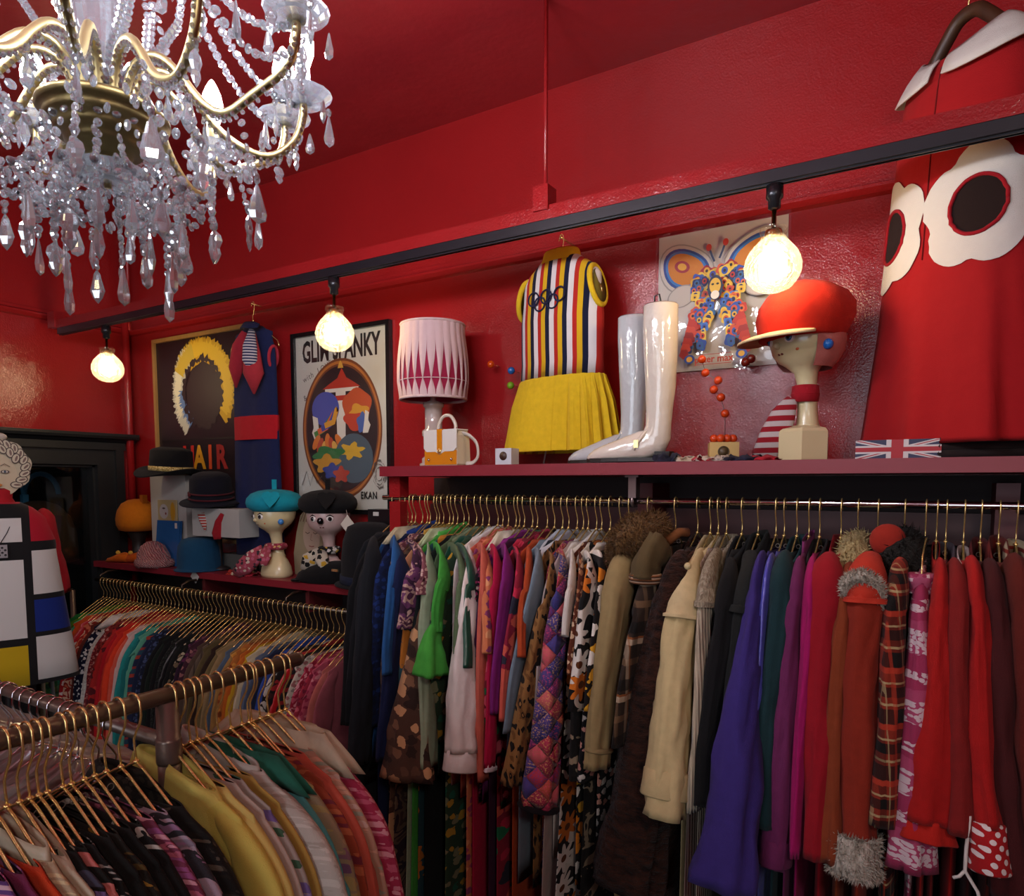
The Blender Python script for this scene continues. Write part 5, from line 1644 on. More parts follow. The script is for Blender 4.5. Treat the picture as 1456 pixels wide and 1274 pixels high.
# --- table lamp with the gathered shade
LY = 1.93
lx = sx(617, LY); lk = mpp(617, LY)
zt, zb_ = sz(617, 463, LY), sz(617, 568, LY)
t = thing('table_lamp', 'table lamp with gathered white and crimson drum shade beside the poster', 'lamp', (lx, LY, SZ))
hh = zt - zb_; z0_ = zb_ - SZ; R_ = .118
def rad_(f): return R_ * (.945 + .07 * sin(pi * min(1, f * 1.15)) - .05 * f)
m = MB()
pr_ = [(rad_(f) - .001, z0_ + hh * f) for f in (0, .15, .3, .5, .7, .85, 1)]
m.lathe(pr_, 40, cap0=False, cap1=False); m.build('shade_lining', plain('#8f1c3c'), t)
m = MB()
NS = 26
def rad(f): return R_ * (.945 + .07 * sin(pi * min(1, f * 1.15)) - .05 * f) + .0015
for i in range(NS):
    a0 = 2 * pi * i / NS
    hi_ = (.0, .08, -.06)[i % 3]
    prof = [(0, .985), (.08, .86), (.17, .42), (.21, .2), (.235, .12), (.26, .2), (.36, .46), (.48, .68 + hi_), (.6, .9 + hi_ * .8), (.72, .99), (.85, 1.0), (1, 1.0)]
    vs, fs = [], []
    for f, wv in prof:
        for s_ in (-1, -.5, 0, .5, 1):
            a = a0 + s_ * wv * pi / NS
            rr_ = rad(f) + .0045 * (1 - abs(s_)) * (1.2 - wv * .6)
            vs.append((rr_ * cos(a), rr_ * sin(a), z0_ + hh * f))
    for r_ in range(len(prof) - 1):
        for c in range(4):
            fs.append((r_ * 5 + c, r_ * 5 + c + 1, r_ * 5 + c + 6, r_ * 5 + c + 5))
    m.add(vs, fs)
m.build('gathered_cloth', plain('#c4a8a8', .8, .04), t)  # white cloth coloured pinkish, painting in the pendant light on it
for zz, rr_, r2 in ((hh, R_ * .92, .004), (0, R_ * .955, .005), (hh * .235, R_ * .995, .0015)):
    m = MB(); m.torus((0, 0, z0_ + zz), rr_, r2, None, 40, 6); m.build('trim_cord', plain('#c8b0ae'), t)
m = MB(); m.lathe([(.05, 0), (.05, .012), (.042, .016), (.042, .03), (.03, .04), (.03, .10), (.04, .108), (.04, .125), (.03, .132), (.03, z0_ - .03), (.036, z0_ - .024), (.036, z0_ - .012), (.012, z0_ - .004), (.008, z0_ + .04)], 20, flat=False); m.build('glass_column', gloss('#a89890', .12, 0, .6, coat=.5), t)

# --- white and orange handbag
BY = 1.80
bx = sx(636, BY); k_ = mpp(636, BY)
t = thing('handbag', 'small white and orange patent handbag standing before the table lamp', 'handbag', (bx, BY, SZ), radians(-8))
OR = gloss('#c47a10', .2, coat=.5); WH = gloss('#cfccc4', .15, coat=.5); CR2 = gloss('#c8bca0', .4)
bw, bd, bh = .072, .03, .112
m = MB(); m.loft([[Vector((sx_ * bw * q, sy_ * bd * q2, z)) for sx_, sy_ in ((-1, -1), (1, -1), (1, 1), (-1, 1))] for z, q, q2 in ((0, .96, .96), (.006, 1, 1), (bh * .85, .98, .9), (bh - .004, .95, .7), (bh, .9, .6))], flat=True); m.build('bag_body', CR2, t)
m = MB(); m.box((-bw * .97, -bd - .002, .004), (bw * .97, -bd + .004, .048)); m.build('lower_panel', OR, t)
m = MB()
def flap(x0, x1): return [(x0, bh + .002), (x1, bh + .002), (x1, .058), (x1 - .012, .046), (.012 if x1 > 0 else -.012, .046)] if False else None
pts = [(-bw, bh), (bw, bh), (bw * 1.0, .056), (bw * .82, .045), (.02, .045), (.0, .036), (-.02, .045), (-bw * .82, .045), (-bw, .056)]
m.prism([(a, b) for a, b in pts], .004, frame=Matrix.Translation((0, -bd * .98, 0))); m.box((-bw * .98, -bd * .95, bh - .002), (bw * .98, bd * .7, bh + .002)); flp = m.build('flap', WH, t)
m = MB(); m.box((-.011, -bd - .0055, .05), (.011, -bd + .0, bh + .003)); m.box((-.011, -bd, bh), (.011, bd * .7, bh + .0035)); m.build('orange_stripe', OR, flp)
m = MB(); m.lathe([(.008, 0), (.008, .003), (.004, .004)], 12, (0, -bd - .0045, .046), ax=RX(pi / 2)); m.box((-.006, -bd - .007, .038), (.006, -bd - .003, .05)); m.build('clasp', GOLD, flp)
m = MB(); m.tube(curve([(-.038, 0, bh), (-.036, 0, bh + .02), (-.02, 0, bh + .042), (0, 0, bh + .048), (.02, 0, bh + .042), (.036, 0, bh + .02), (.038, 0, bh)]), .0055, 10); m.build('handle', gloss('#bdb5a8', .35), t)
m = MB(); m.tube(curve([(bw - .004, .0, bh - .01), (bw + .02, .006, bh - .02), (bw + .045, .01, bh * .6), (bw + .048, .012, .03), (bw + .03, .01, .01), (bw + .006, .006, .008)]), .0042, 8, flat_ratio=2.0); m.build('shoulder_strap', gloss('#bdb5a8', .35), t)
m = MB()
for s_ in (-1, 1): m.ball((s_ * .05, -bd - .003, .02), .005, 8, 6)
for s_ in (-1, 1): m.torus((s_ * .038, -.002, bh + .004), .006, .0015, RX(pi / 2), 12, 5)
m.build('metal_fittings', CHROME, t)

# --- little white box with a round hole
t = thing('toy_block', 'little white block with a round dark hole under the yellow skirt hem', 'block', (sx(721, 1.80), 1.80, SZ))
m = MB(); m.box((-.028, -.022, 0), (.028, .022, .05)); m.build('block', gloss('#b8bcc0', .4), t)
m = MB(); m.lathe([(.013, 0), (.013, .001)], 18, (.0, -.022, .027), ax=RX(pi / 2)); m.build('hole', gloss('#3a2418', .5), t)

# --- ball coat hooks on the red wall
for (px, py, c, lab) in ((698, 518, '#c4460c', 'orange ball wall peg left of the striped tennis dress'), (727, 527, '#1f5a9a', 'blue ball wall peg peeping from behind the striped dress'), (726, 548, '#6a9a1c', 'green ball wall peg below the blue one, half behind the striped dress'), (1060, 515, '#6a1a10', 'dark red ball wall peg below the butterfly print'), (1068, 510, '#5a150e', 'maroon ball wall peg touching the dark red one by the mannequin face')):
    q = onY(px, py, 2.045)
    t = thing('wall_mounted_peg', lab, 'wall peg', q)
    m = MB(); m.ball((0, 0, 0), .0125, 16, 10); m.build('ball', gloss(c, .25), t)
    m = MB(); m.tube([(0, .01, 0), (0, YW - q.y, 0)], .002, 6); m.build('peg', GOLD, t)

# --- wooden cube with its string of orange balls
q = onY(1028, 652, 1.83)
t = thing('ball_toy', 'pale wooden cube with a round hole and a string of orange balls above', 'toy', (q.x, 1.83, SZ), radians(20))
m = MB(); m.box((-.036, -.03, 0), (.036, .03, .05)); m.build('cube', wood('#c4a460', '#a88a4c'), t)
m = MB(); m.lathe([(.0125, 0), (.0125, .001)], 18, (-.002, -.03, .026), ax=RX(pi / 2)); m.torus((-.002, -.031, .026), .013, .0015, RX(pi / 2), 18, 5); m.build('hole', gloss('#4a3a20', .5), t)
OB = gloss('#bc3a0a', .3)
Rt = RZm(-radians(20))
for i, (ox, oy) in enumerate(((-.024, -.004), (-.008, -.012), (.009, -.004), (.024, .004), (.0, .014))):
    m = MB(); m.ball((ox, oy, .0605), .0108, 14, 8); m.build('ball', OB, t)
prev = Vector((.004, .002, .06))
wm = MB()
pts = [prev]
for px, py in ((1031, 588), (1025, 565), (1015, 554), (1021, 541), (1003, 530), (998, 511)):
    c = Rt @ (onY(px, py, 1.86) - Vector((q.x, 1.83, SZ)))
    m = MB(); m.ball(c, .0108, 14, 8); m.build('ball', OB, t)
    pts.append(c)
wm.tube(pts, .0009, 5); wm.build('wire', gloss('#3a2a20', .4), t)

# --- white patent boots
def boot(label, px, Y, tone, rz, loop):
    t = thing('boot', label, 'boot', (sx(px, Y), Y, SZ), rz, 'white patent boots')
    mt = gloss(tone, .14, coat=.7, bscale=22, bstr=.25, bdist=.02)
    rows = []     # centre (x, z), half length along x', half width y, tilt
    Hh = .415
    for z, cx, a, b in ((Hh - .02, 0, .036, .034), (Hh, 0, .043, .04), (Hh - .004, 0, .046, .043), (.36, 0, .046, .043), (.28, .002, .044, .042), (.2, .003, .040, .038), (.14, .001, .035, .034), (.10, -.001, .034, .032)):
        rows.append([Vector((cx + a * cos(2 * pi * k / 24), b * sin(2 * pi * k / 24), z)) for k in range(24)])
    # foot: rings swing from horizontal to vertical
    for cx, cz, a, b, tl in ((-.004, .075, .038, .031, 18), (-.018, .056, .046, .032, 42), (-.045, .043, .043, .035, 66), (-.08, .037, .038, .036, 80), (-.115, .031, .031, .035, 86), (-.15, .026, .024, .029, 88), (-.176, .022, .017, .02, 88), (-.192, .018, .009, .010, 88), (-.198, .016, .003, .003, 88)):
        tr_ = radians(tl)
        ring = []
        for k in range(24):
            u = a * cos(2 * pi * k / 24); v = b * sin(2 * pi * k / 24)
            ring.append(Vector((cx + u * cos(tr_), v, max(.012, cz - u * sin(tr_) * (1 if True else -1)))))
        rows.append(ring)
    m = MB(); m.loft(rows); m.build('boot_upper', mt, t)
    m = MB()
    ol = [(-.2, 0), (-.185, -.014), (-.15, -.027), (-.1, -.036), (-.05, -.033), (.0, -.030), (.034, -.022), (.042, 0)]
    ol = ol + [(x, -y) for x, y in reversed(ol[1:-1])]
    m.loft([[Vector((x, y, .004)) for x, y in ol], [Vector((x, y, .014)) for x, y in ol]], flat=True)
    m.loft([[Vector((x, y, 0)) for x, y in ((-.005, -.026), (.03, -.02), (.038, 0), (.03, .02), (-.005, .026))], [Vector((x, y, .03)) for x, y in ((-.005, -.028), (.034, -.024), (.042, 0), (.034, .024), (-.005, .028))]], flat=True)
    m.build('sole', gloss('#1a1614', .5), t)
    m = MB(); m.tube([(-.06, -.036, .035), (-.045, -.034, .062), (-.03, -.02, .085), (-.026, 0, .09), (-.03, .02, .085), (-.05, .034, .055)], .0042, 8, flat_ratio=1.6); st_p = m.build('strap', mt, t)
    m = MB(); m.box((-.058, -.0415, .04), (-.046, -.038, .06), mat=None); m.build('buckle', GOLD, st_p)
    if loop: m = MB(); m.tube([(-.012, -.02, Hh - .005), (-.012, -.022, Hh + .018), (.0, -.022, Hh + .022), (.006, -.02, Hh - .005)], .0022, 6, flat_ratio=1.0); m.build('pull_loop', gloss('#101010', .5), t)
    return t
boot('front white patent boot of the pair, with a black pull loop at its top', 936, 1.81, '#cfc6b8', radians(8), True)
boot('rear white patent boot of the pair, bluish and half hidden beside the yellow skirt', 899, 1.90, '#b4b8b8', radians(4), False)  # white boot; the bluish grey is cool daylight put into its colour

# --- mannequin heads ----------------------------------------------------------------
SKIN = gloss('#cbbd92', .28, coat=.3); PINKSKIN = gloss('#b89c96', .35, coat=.2)
def mannequin(label, x, y, z, yaw, s, skin, eye, ear, basekind='hex', hair=None, blush=True):
    """yaw: heading of the face, measured from -y towards -x"""
    t = thing('mannequin_head', label, 'mannequin head', (x, y, z), -yaw)
    m = MB()
    prof = []
    if basekind == 'hex':
        m.lathe([(.062, 0), (.064, .004), (.064, .072), (.058, .08), (.03, .088)], 6, ax=RZm(.3), flat=True)
        m.build('base', skin, t)
        m = MB(); z1 = .08; UPZ = .032
    else:
        m.loft([[Vector((.085 * q * cos(2 * pi * k / 28), .06 * q * sin(2 * pi * k / 28), zz)) for k in range(28)] for q, zz in ((.95, 0), (1, .012), (.92, .04), (.7, .07), (.45, .09), (.38, .10))])
        m.build('bust', skin, t)
        m = MB(); z1 = .085; UPZ = 0
    rings = []
    for zz, a, b, cy_ in ((z1, .032, .032, .01), (z1 + .012, .026, .026, .01), (.125, .0235, .0235, .008), (.16, .0235, .0235, .004), (.185, .028, .027, 0), (.20, .042, .04, -.006), (.212, .060, .056, -.008), (.228, .075, .072, -.006), (.25, .084, .083, -.002), (.275, .086, .087, 0), (.30, .082, .084, 0), (.325, .070, .073, 0), (.345, .048, .05, 0), (.355, .02, .02, 0), (.357, .002, .002, 0)):
        rings.append([Vector((a * s * cos(2 * pi * k / 32), (cy_ + b * sin(2 * pi * k / 32)) * s, zz * s)) for k in range(32)])
    rings = [[Vector((q.x, q.y, q.z + (UPZ if i > 2 else 0))) for q in r_] for i, r_ in enumerate(rings)]
    m.loft(rings); m.build('head', skin, t)
    def on(az, el, lift=1.0):
        d = Vector((sin(az) * cos(el), -cos(az) * cos(el), sin(el)))
        return Vector((d.x * .085 * s, d.y * .086 * s, .262 * s + UPZ + d.z * .072 * s)) if lift == 1.0 else Vector((d.x * .085 * s * lift, d.y * .086 * s * lift, .262 * s + UPZ + d.z * .072 * s * lift))
    for sg in (-1, 1):
        az = sg * .42
        for nm, q, mt, r_, sc in (('eye_white', .985, gloss('#e0dcd4', .15), .0125, (1.15, .5, .95)), ('iris', 1.03, gloss(eye, .15), .0085, (1, .6, 1)), ('pupil', 1.07, gloss('#0a0a0c', .1), .0048, (1, .7, 1))):
            m = MB(); m.ball(on(az, -.02, q), r_ * s, 14, 8, sc=sc, mat=RZm(az)); eo = m.build(nm, mt, t if nm == 'eye_white' else eo_w)
            if nm == 'eye_white': eo_w = eo
        m = MB(); m.tube([on(az - .17, .1, 1.02), on(az, .19, 1.03), on(az + .17, .1, 1.02)], [.001, .003, .001], 6); m.build('eyelash', gloss('#15100e', .5), t)
    m = MB(); m.ball(on(0, -.22, 1.01), .0085 * s, 10, 8, sc=(.8, 1.3, 1)); m.build('nose', skin, t)
    m = MB(); m.ball(on(.07, -.50, .985), .0062 * s, 10, 6, sc=(1, .6, .7)); m.ball(on(-.07, -.50, .985), .0062 * s, 10, 6, sc=(1, .6, .7)); m.build('lips', gloss('#5a2420', .3), t)
    if blush:
        m = MB()
        for sg in (-1, 1): m.ball(on(sg * .62, -.40, .985), .0055 * s, 10, 6, sc=(1, .45, 1), mat=RZm(sg * .6))
        m.build('cheek_spot', gloss('#b8501c', .4), t)
    if ear:
        for sg in (-1, 1):
            m = MB(); m.ball(on(sg * 1.45, -.30, 1.05), .0125 * s, 14, 9); m.build('earring', gloss(ear, .15), t)
    if hair:
        m = MB()
        rg = []
        for el in (-.85, -.6, -.3, 0, .3, .6, .9, 1.2, 1.5):
            rg.append([Vector((sin(a) * cos(el) * .0895 * s, -cos(a) * cos(el) * .0905 * s, UPZ + .262 * s + sin(el) * .09 * s)) for a in [1.15 + (2 * pi - 2.3) * k / 24 for k in range(25)]])
        m.loft(rg, False, False, closed=False); m.build('hair', hair, t)
    return t
# on the upper shelf
MY = 1.87
mx = sx(1142, MY)
mk = mpp(1142, MY)
yaw1 = radians(42)
mannequin('cream mannequin head with blue ball earrings on the upper shelf under the red cap', mx, MY, SZ, yaw1, 1.0, SKIN, '#3a6a9a', '#1f66b8', 'hex', plain('#b0665c', .7))
CTL = RX(radians(1))
t = thing('cap', 'bright orange red peaked cap with a cream brim on the mannequin head', 'cap', (mx - .02 * sin(yaw1), MY - .02 * cos(yaw1), SZ + .318), -yaw1)
REDCAP = plain('#b01c08', .95)
m = MB()
rg = []
for z, r_, bk in ((-.022, .0895, 0), (-.018, .093, .002), (.0, .099, .006), (.03, .107, .012), (.06, .104, .016), (.085, .088, .016), (.105, .06, .013), (.115, .03, .01), (.118, .004, .01)):
    rg.append([Vector((r_ * 1.02 * cos(2 * pi * k / 48) * (1 + .012 * cos(8 * 2 * pi * k / 48)), bk + r_ * 1.08 * sin(2 * pi * k / 48) * (1 + .012 * cos(8 * 2 * pi * k / 48)), z)) for k in range(48)])
m.loft([[CTL @ p_ for p_ in r_] for r_ in rg]); m.build('crown', REDCAP, t)
m = MB(); m.ball(CTL @ Vector((0, .01, .119)), .008, 12, 6, sc=(1, 1, .6)); m.build('button', REDCAP, t)
def brim(name, mat, parent, r0, L, ang, drop_, z, th, n=22):
    top, bot = [], []
    vs = []
    rows = []
    for i in range(n + 1):
        a = -pi / 2 + ang * (2 * i / n - 1)
        e = cos((2 * i / n - 1) * pi / 2) ** .5 if abs(2 * i / n - 1) < 1 else 0
        rows.append([Vector(((r0 + L * e * f) * cos(a), (r0 * 1.05 + L * e * f) * sin(a), z - drop_ * e * f * f + dz)) for f, dz in ((0, 0), (.35, 0), (.7, 0), (1, 0), (1.015, -th / 2), (1, -th), (.5, -th), (0, -th))])
    m = MB(); m.loft([[CTL @ p_ for p_ in r_] for r_ in rows]); return m.build(name, mat, parent)
brim('brim', plain('#d0b88c', .9), t, .088, .062, 1.3, .016, -.012, .006)
# neck scarf on it
t = thing('neck_scarf', 'red band scarf with striped tail around the capped mannequin neck', 'scarf', (mx, MY, SZ + .165), -yaw1)
m = MB(); m.lathe([(.0255, -.02), (.031, -.018), (.033, 0), (.031, .02), (.0255, .022)], 22, cap0=False, cap1=False); m.torus((.0, -.0, .0), .030, .004, None, 20, 6); m.build('band', plain('#9a1220'), t)
TAIL = stripes([('#b8aca8', 1), ('#8f1420', 1)], .026, False)
m = MB(); m.tube([(-.006, -.034, -.01), (-.016, -.05, -.05), (-.035, -.06, -.1), (-.06, -.068, -.155)], [.014, .03, .036, .034], 16, flat_ratio=.4); m.build('striped_tail', TAIL, t)
m = MB(); m.tube([(-.03, -.03, -.03), (-.06, -.04, -.08), (-.09, -.05, -.128), (-.115, -.055, -.16)], [.008, .018, .02, .014], 12, flat_ratio=.4); m.build('navy_edge', plain('#1a1c34'), t)
t = thing('silk_scarf', 'navy, cream and red silk scarf lying crumpled along the upper shelf', 'scarf', (sx(1005, 1.765), 1.765, SZ))
def crumple(m, x0, x1, w, hgt, n=30, seed=1):
    rr = random.Random(seed)
    rows = []
    for i in range(n + 1):
        f = i / n
        x = x0 + (x1 - x0) * f
        yy = .012 * sin(f * 9 + seed)
        hh_ = hgt * (.5 + .5 * abs(sin(f * 7 + seed * 2)))
        rows.append([Vector((x + .006 * sin(k * 2 + i), yy + w * cos(pi * k / 7 ) , .001 + hh_ * sin(pi * k / 7) * (1 + .3 * sin(k * 3 + i)))) for k in range(8)])
    m.loft(rows, closed=False, cap0=False, cap1=False)
    # underside
    m.loft([[r[0], r[-1]] for r in rows], closed=False, cap0=False, cap1=False)
for a, b, c, hg, sd in ((-.135, -.07, '#15172c', .022, 1), (-.08, -.01, '#a89c90', .014, 2), (-.03, .02, '#9a1c30', .010, 3), (.0, .06, '#a89c90', .014, 4), (.05, .13, '#1a1c30', .014, 5), (.10, .17, '#9a1424', .012, 6)):
    m = MB(); crumple(m, a, b, .028, hg, 12, sd); m.build('fold', plain(c), t)

# --- flag box, dark cloth and the two hanging red dresses at the right
q0, q1 = sx(1216, 1.80), sx(1338, 1.80)
t = thing('tin_box', 'flat box printed with a red, white and blue flag under the red flower dress', 'box', ((q0 + q1) / 2, 1.80, SZ))
w = (q1 - q0) / 2; hb = .044
m = MB(); m.box((-w, 0, 0), (w, .09, hb)); m.build('box', gloss('#141a40', .5), t)
p = Print()
zc_ = hb / 2
def clipband(pts, wd, c):
    p.band(pts, wd, c)
for s_ in (-1, 1):
    p.poly([(-w, zc_ + s_ * hb * .48), (-w * .86, zc_ + s_ * hb * .5), (w, zc_ - s_ * hb * .40), (w, zc_ - s_ * hb * .5), (w * .86, zc_ - s_ * hb * .5), (-w, zc_ + s_ * hb * .38)], '#c0bcba')
    p.poly([(-w, zc_ + s_ * hb * .46), (-w * .93, zc_ + s_ * hb * .48), (w, zc_ - s_ * hb * .47), (w * .93, zc_ - s_ * hb * .48)], '#9a1a24')
p.poly([(-.022, 0), (.022, 0), (.022, hb), (-.022, hb)], '#c0bcba'); p.poly([(-w, zc_ - .009), (w, zc_ - .009), (w, zc_ + .009), (-w, zc_ + .009)], '#c0bcba')
p.poly([(-.012, 0), (.012, 0), (.012, hb), (-.012, hb)], '#9a1a24'); p.poly([(-w, zc_ - .005), (w, zc_ - .005), (w, zc_ + .005), (-w, zc_ + .005)], '#9a1a24')
p.build('flag_print', t)
t = thing('folded_cloth', 'dark brown folded cloth beside the flag box at the right end', 'cloth', (sx(1400, 1.86), 1.86, SZ))
m = MB()
for i in range(3):
    m.loft([[Vector((a * (1 - .02 * i), b, .003 + .016 * i + c)) for a, b, c in ((-.085, -.06, 0), (.13, -.06, 0), (.135, -.064, .008), (.13, -.06, .0155), (-.085, -.06, .0155), (-.09, -.064, .008))], [Vector((a * (1 - .02 * i), b, .003 + .016 * i + c)) for a, b, c in ((-.085, .08, 0), (.13, .08, 0), (.135, .08, .008), (.13, .08, .0155), (-.085, .08, .0155), (-.09, .08, .008))]])
m.build('folds', plain('#1c1211'), t)

PHI = radians(41)
RD = plain('#960a10', .85, .05)
ry = 1.93
rx = sx(1346, ry)
t = thing('dress', 'long red dress with two big white flower cut-outs and a white collar', 'dress', (rx, ry, 0), -PHI)
def rdim(z):
    # half width, half depth, sideways lean of the dress at height z
    pts = [(2.69, .098, .06, .0), (2.665, .118, .068, 0), (2.62, .142, .076, 0), (2.56, .155, .08, 0), (2.45, .16, .088, 0), (2.28, .172, .096, 0), (2.1, .19, .105, 0), (1.95, .205, .115, 0), (1.785, .222, .125, 0)]
    if z >= pts[0][0]: return pts[0][1:]
    for i in range(len(pts) - 1):
        if pts[i + 1][0] <= z <= pts[i][0]:
            f = (pts[i][0] - z) / (pts[i][0] - pts[i + 1][0])
            return tuple(pts[i][k] + (pts[i + 1][k] - pts[i][k]) * f for k in (1, 2, 3))
    return pts[-1][1:]
def rsurf(th, z, lift=0.0):
    a, b, l = rdim(z)
    g = max(0, (2.2 - z) / .42)
    f = 1 + g * .07 * sin(9 * th + 1.0) + g * .03 * sin(17 * th)
    dz = -.05 * max(0, cos(th)) ** 1.5 * max(0, min(1, (z - 2.5) / .19))
    return Vector(((a * f + lift) * sin(th) + l, -(b * f + lift) * cos(th), z + dz))
m = MB()
zs_ = [2.69, 2.68, 2.665, 2.64, 2.62, 2.59, 2.56, 2.5, 2.45, 2.36, 2.28, 2.2, 2.1, 2.0, 1.9, 1.8, 1.787]
rings = [[rsurf(2 * pi * k / 72, z) for k in range(72)] for z in zs_]
rings.append([p_ * 1.0 + Vector((0, 0, .02)) - Vector((p_.x * .06, p_.y * .06, 0)) for p_ in rings[-1]])
m.loft(rings, False); m.build('bodice', RD, t)
m = MB(); m.tube([rsurf(.0, z, .001) for z in (2.66, 2.6, 2.5, 2.4, 2.2)], .0015, 6); m.build('front_seam', plain('#6a0808'), t)
def th_of(s_, z):      # arc position -> angle
    a, b, l = rdim(z)
    n, acc, th = 0, 0.0, 0.0
    st = .02 if s_ > 0 else -.02
    p0 = Vector((0, -b))
    while abs(acc) < abs(s_) and n < 400:
        th += st
        p1 = Vector((a * sin(th), -b * cos(th)))
        acc += (p1 - p0).length; p0 = p1; n += 1
    return th
m = MB(); m.torus((0, .04, 2.68), .006, .001, RX(pi / 2), 10, 4); m.build('hanging_loop', plain('#8f0c1a'), t)
FW = plain('#c8c2ba', .85, .03)
for sg in (-1, 1):
    sc_, zc2 = sg * .108, 2.285
    m = MB(); nA = 60; rows = []
    for f in (0, .33, .66, 1.0):
        ring = []
        for k in range(nA):
            an = 2 * pi * k / nA
            ro = .102 + .026 * abs(sin(2.5 * an + (.9 if sg > 0 else .2))) ** .7
            rr_ = .060 + (ro - .060) * f
            s2 = sc_ + rr_ * .90 * cos(an); z2 = zc2 + rr_ * sin(an) * 1.04
            ring.append(rsurf(th_of(s2, z2), z2, .0035))
        rows.append(ring)
    m.loft(rows, False, False); fo = m.build('flower', FW, t)
    m = MB()
    pts = [rsurf(th_of(sc_ + .058 * .90 * cos(2 * pi * k / 40), zc2 + .058 * sin(2 * pi * k / 40) * 1.04), zc2 + .058 * sin(2 * pi * k / 40) * 1.04, .004) for k in range(41)]
    m.tube(pts, .0042, 8); m.build('hole_edge', plain('#8f0c1a'), fo)
    m = MB()
    c = rsurf(th_of(sc_, zc2), zc2, .0024)
    hole = [rsurf(th_of(sc_ + .057 * .90 * cos(2 * pi * k / 40), zc2 + .057 * sin(2 * pi * k / 40) * 1.04), zc2 + .057 * sin(2 * pi * k / 40) * 1.04, .0024) for k in range(40)]
    m.add([c] + hole, [(0, 1 + k, 1 + (k + 1) % 40) for k in range(40)]); m.build('hole_lining', plain('#1c0c0a'), fo)
# collar: two rounded lobes lying on the shoulders
for sg in (-1, 1):
    m = MB()
    rows = []
    for i in range(15):
        f = i / 14
        th = sg * (.12 + f * 2.6)
        e = sin(pi * min(1, .12 + f * .9)) ** .4
        row = []
        for j in range(5):
            g = j / 4
            zt_ = 2.692 - .075 * g * e; dz_ = -.05 * max(0, cos(th)) ** 1.5
            a, b, l = rdim(zt_)
            k2 = .004 + .006 * g
            row.append(Vector(((a + k2 + .012 * g * e) * sin(th), -(b + k2 + .016 * g * e) * cos(th), zt_ + dz_ + .006 * sin(pi * g))))
        rows.append(row)
    m.loft(rows, closed=False, cap0=False, cap1=False)
    o = m.build('collar', FW, t)
    so = o.modifiers.new('thick', 'SOLIDIFY'); so.thickness = .004
t = thing('wooden_hanger', 'dark wooden hanger in the neck of the red flower dress', 'hanger', (rx, ry, 0), -PHI)
m = MB(); m.tube(curve([(-.135, 0, 2.615), (-.09, 0, 2.668), (-.05, 0, 2.715), (-.02, 0, 2.742), (.02, 0, 2.742), (.05, 0, 2.715), (.09, 0, 2.668), (.135, 0, 2.615)], 4), .015, 10, flat_ratio=1.0); m.build('bar', wood('#4a2c18', '#2c180c'), t)
m = MB(); m.tube([(0, 0, 2.745), (0, 0, 2.77), (.012, 0, 2.785), (.016, 0, 2.80), (.006, 0, 2.815), (0, 0, 2.82), (0, 0, ZC)], .0022, 6); m.build('hook', GOLD, t)
RDR = thing('dress', 'second plain red dress cut off by the right edge behind the flower dress', 'dress', (sx(1520, 1.97), 1.97, 2.62), pi / 2 - PHI * .4)
body(plain('#a80c18'), .83, .045, .15, .205, .06, -.02, RDR, .012)
m = MB(); m.tube([(0, 0, -.03), (0, 0, .36)], .002, 6); m.build('hanging_wire', GOLD, RDR)

# ================================================================== the hat shelf
def hat(label, x, y, z, rc, hc, rb, mat, bandmat=None, tilt=(0, 0), dent=.0, brimup=.012, cat='hat', name='felt_hat', rz=0.0, soft=.75, bandz=.0, bandh=.02):
    t = thing(name, label, cat, (x, y, z), rz)
    R = RX(tilt[0]) @ RYm(tilt[1])
    n = 44
    prof = [(rb, .0), (rb + .002, .003), (rb, .006), (rc * 1.02, .008), (rc, .014), (rc * .99, hc * .45), (rc * .95, hc * soft), (rc * .8, hc * .93), (rc * .5, hc), (rc * .2, hc - dent), (.002, hc - dent)]
    rings = []
    for r_, zz in prof:
        rings.append([R @ Vector((r_ * cos(2 * pi * k / n), r_ * 1.02 * sin(2 * pi * k / n), zz + (brimup * cos(2 * 2 * pi * k / n) * (1 if r_ > rc * 1.05 else 0)))) for k in range(n)])
    m = MB(); m.loft(rings); m.build('crown', mat, t)
    if bandmat:
        m = MB(); m.loft([[R @ Vector((rc * q * cos(2 * pi * k / n), rc * q * 1.02 * sin(2 * pi * k / n), zz)) for k in range(n)] for q, zz in ((1.0, bandz + .010), (1.035, bandz + .011), (1.03, bandz + .010 + bandh), (.98, bandz + .011 + bandh))]); m.build('hat_band', bandmat, t)
    return t
def lbox(name, label, cat, x0, x1, y0, y1, z0, z1, mat):
    m = MB(); m.box((x0, y0, 0), (x1, y1, z1 - z0))
    o = m.build(name, mat); o.location = (0, 0, z0); return tag(o, label, cat)
WBX = gloss('#a8a49c', .6)
# white stands and hats
Y1 = 1.935
lbox('display_box', 'tall white display box under the black hat with a gilt band', 'box', sx(212, 1.99), sx(262, 1.99), 1.99, 2.07, LZ, sz(240, 676, Y1), WBX)
t = hat('black brimmed hat with a gilt band atop the white boxes', sx(243, Y1), Y1, sz(243, 674, Y1) + .004, .092, .118, .150, BLACKFELT, floral('#b09a5a', ['#d8c890', '#6a5420'], 160), (0, .06), .012, .022, soft=.85)
Y2 = 1.955
lbox('cardboard_box', 'white folded cardboard box under the navy hat with maroon trim', 'box', sx(276, 1.92), sx(343, 1.92), 1.90, 2.04, sz(300, 762, 1.92), sz(300, 722, 1.92) - .002, gloss('#a4a49e', .7))
t = thing('hat_stand', 'dark round hat stand holding up the white cardboard box', 'stand', (sx(308, 1.97), 1.97, LZ))
m = MB(); m.lathe([(.045, 0), (.045, .01), (.012, .02), (.012, sz(300, 762, 1.92) - LZ - .012), (.035, sz(300, 762, 1.92) - LZ - .001)], 18); m.build('stand', gloss('#1a1210', .5), t)
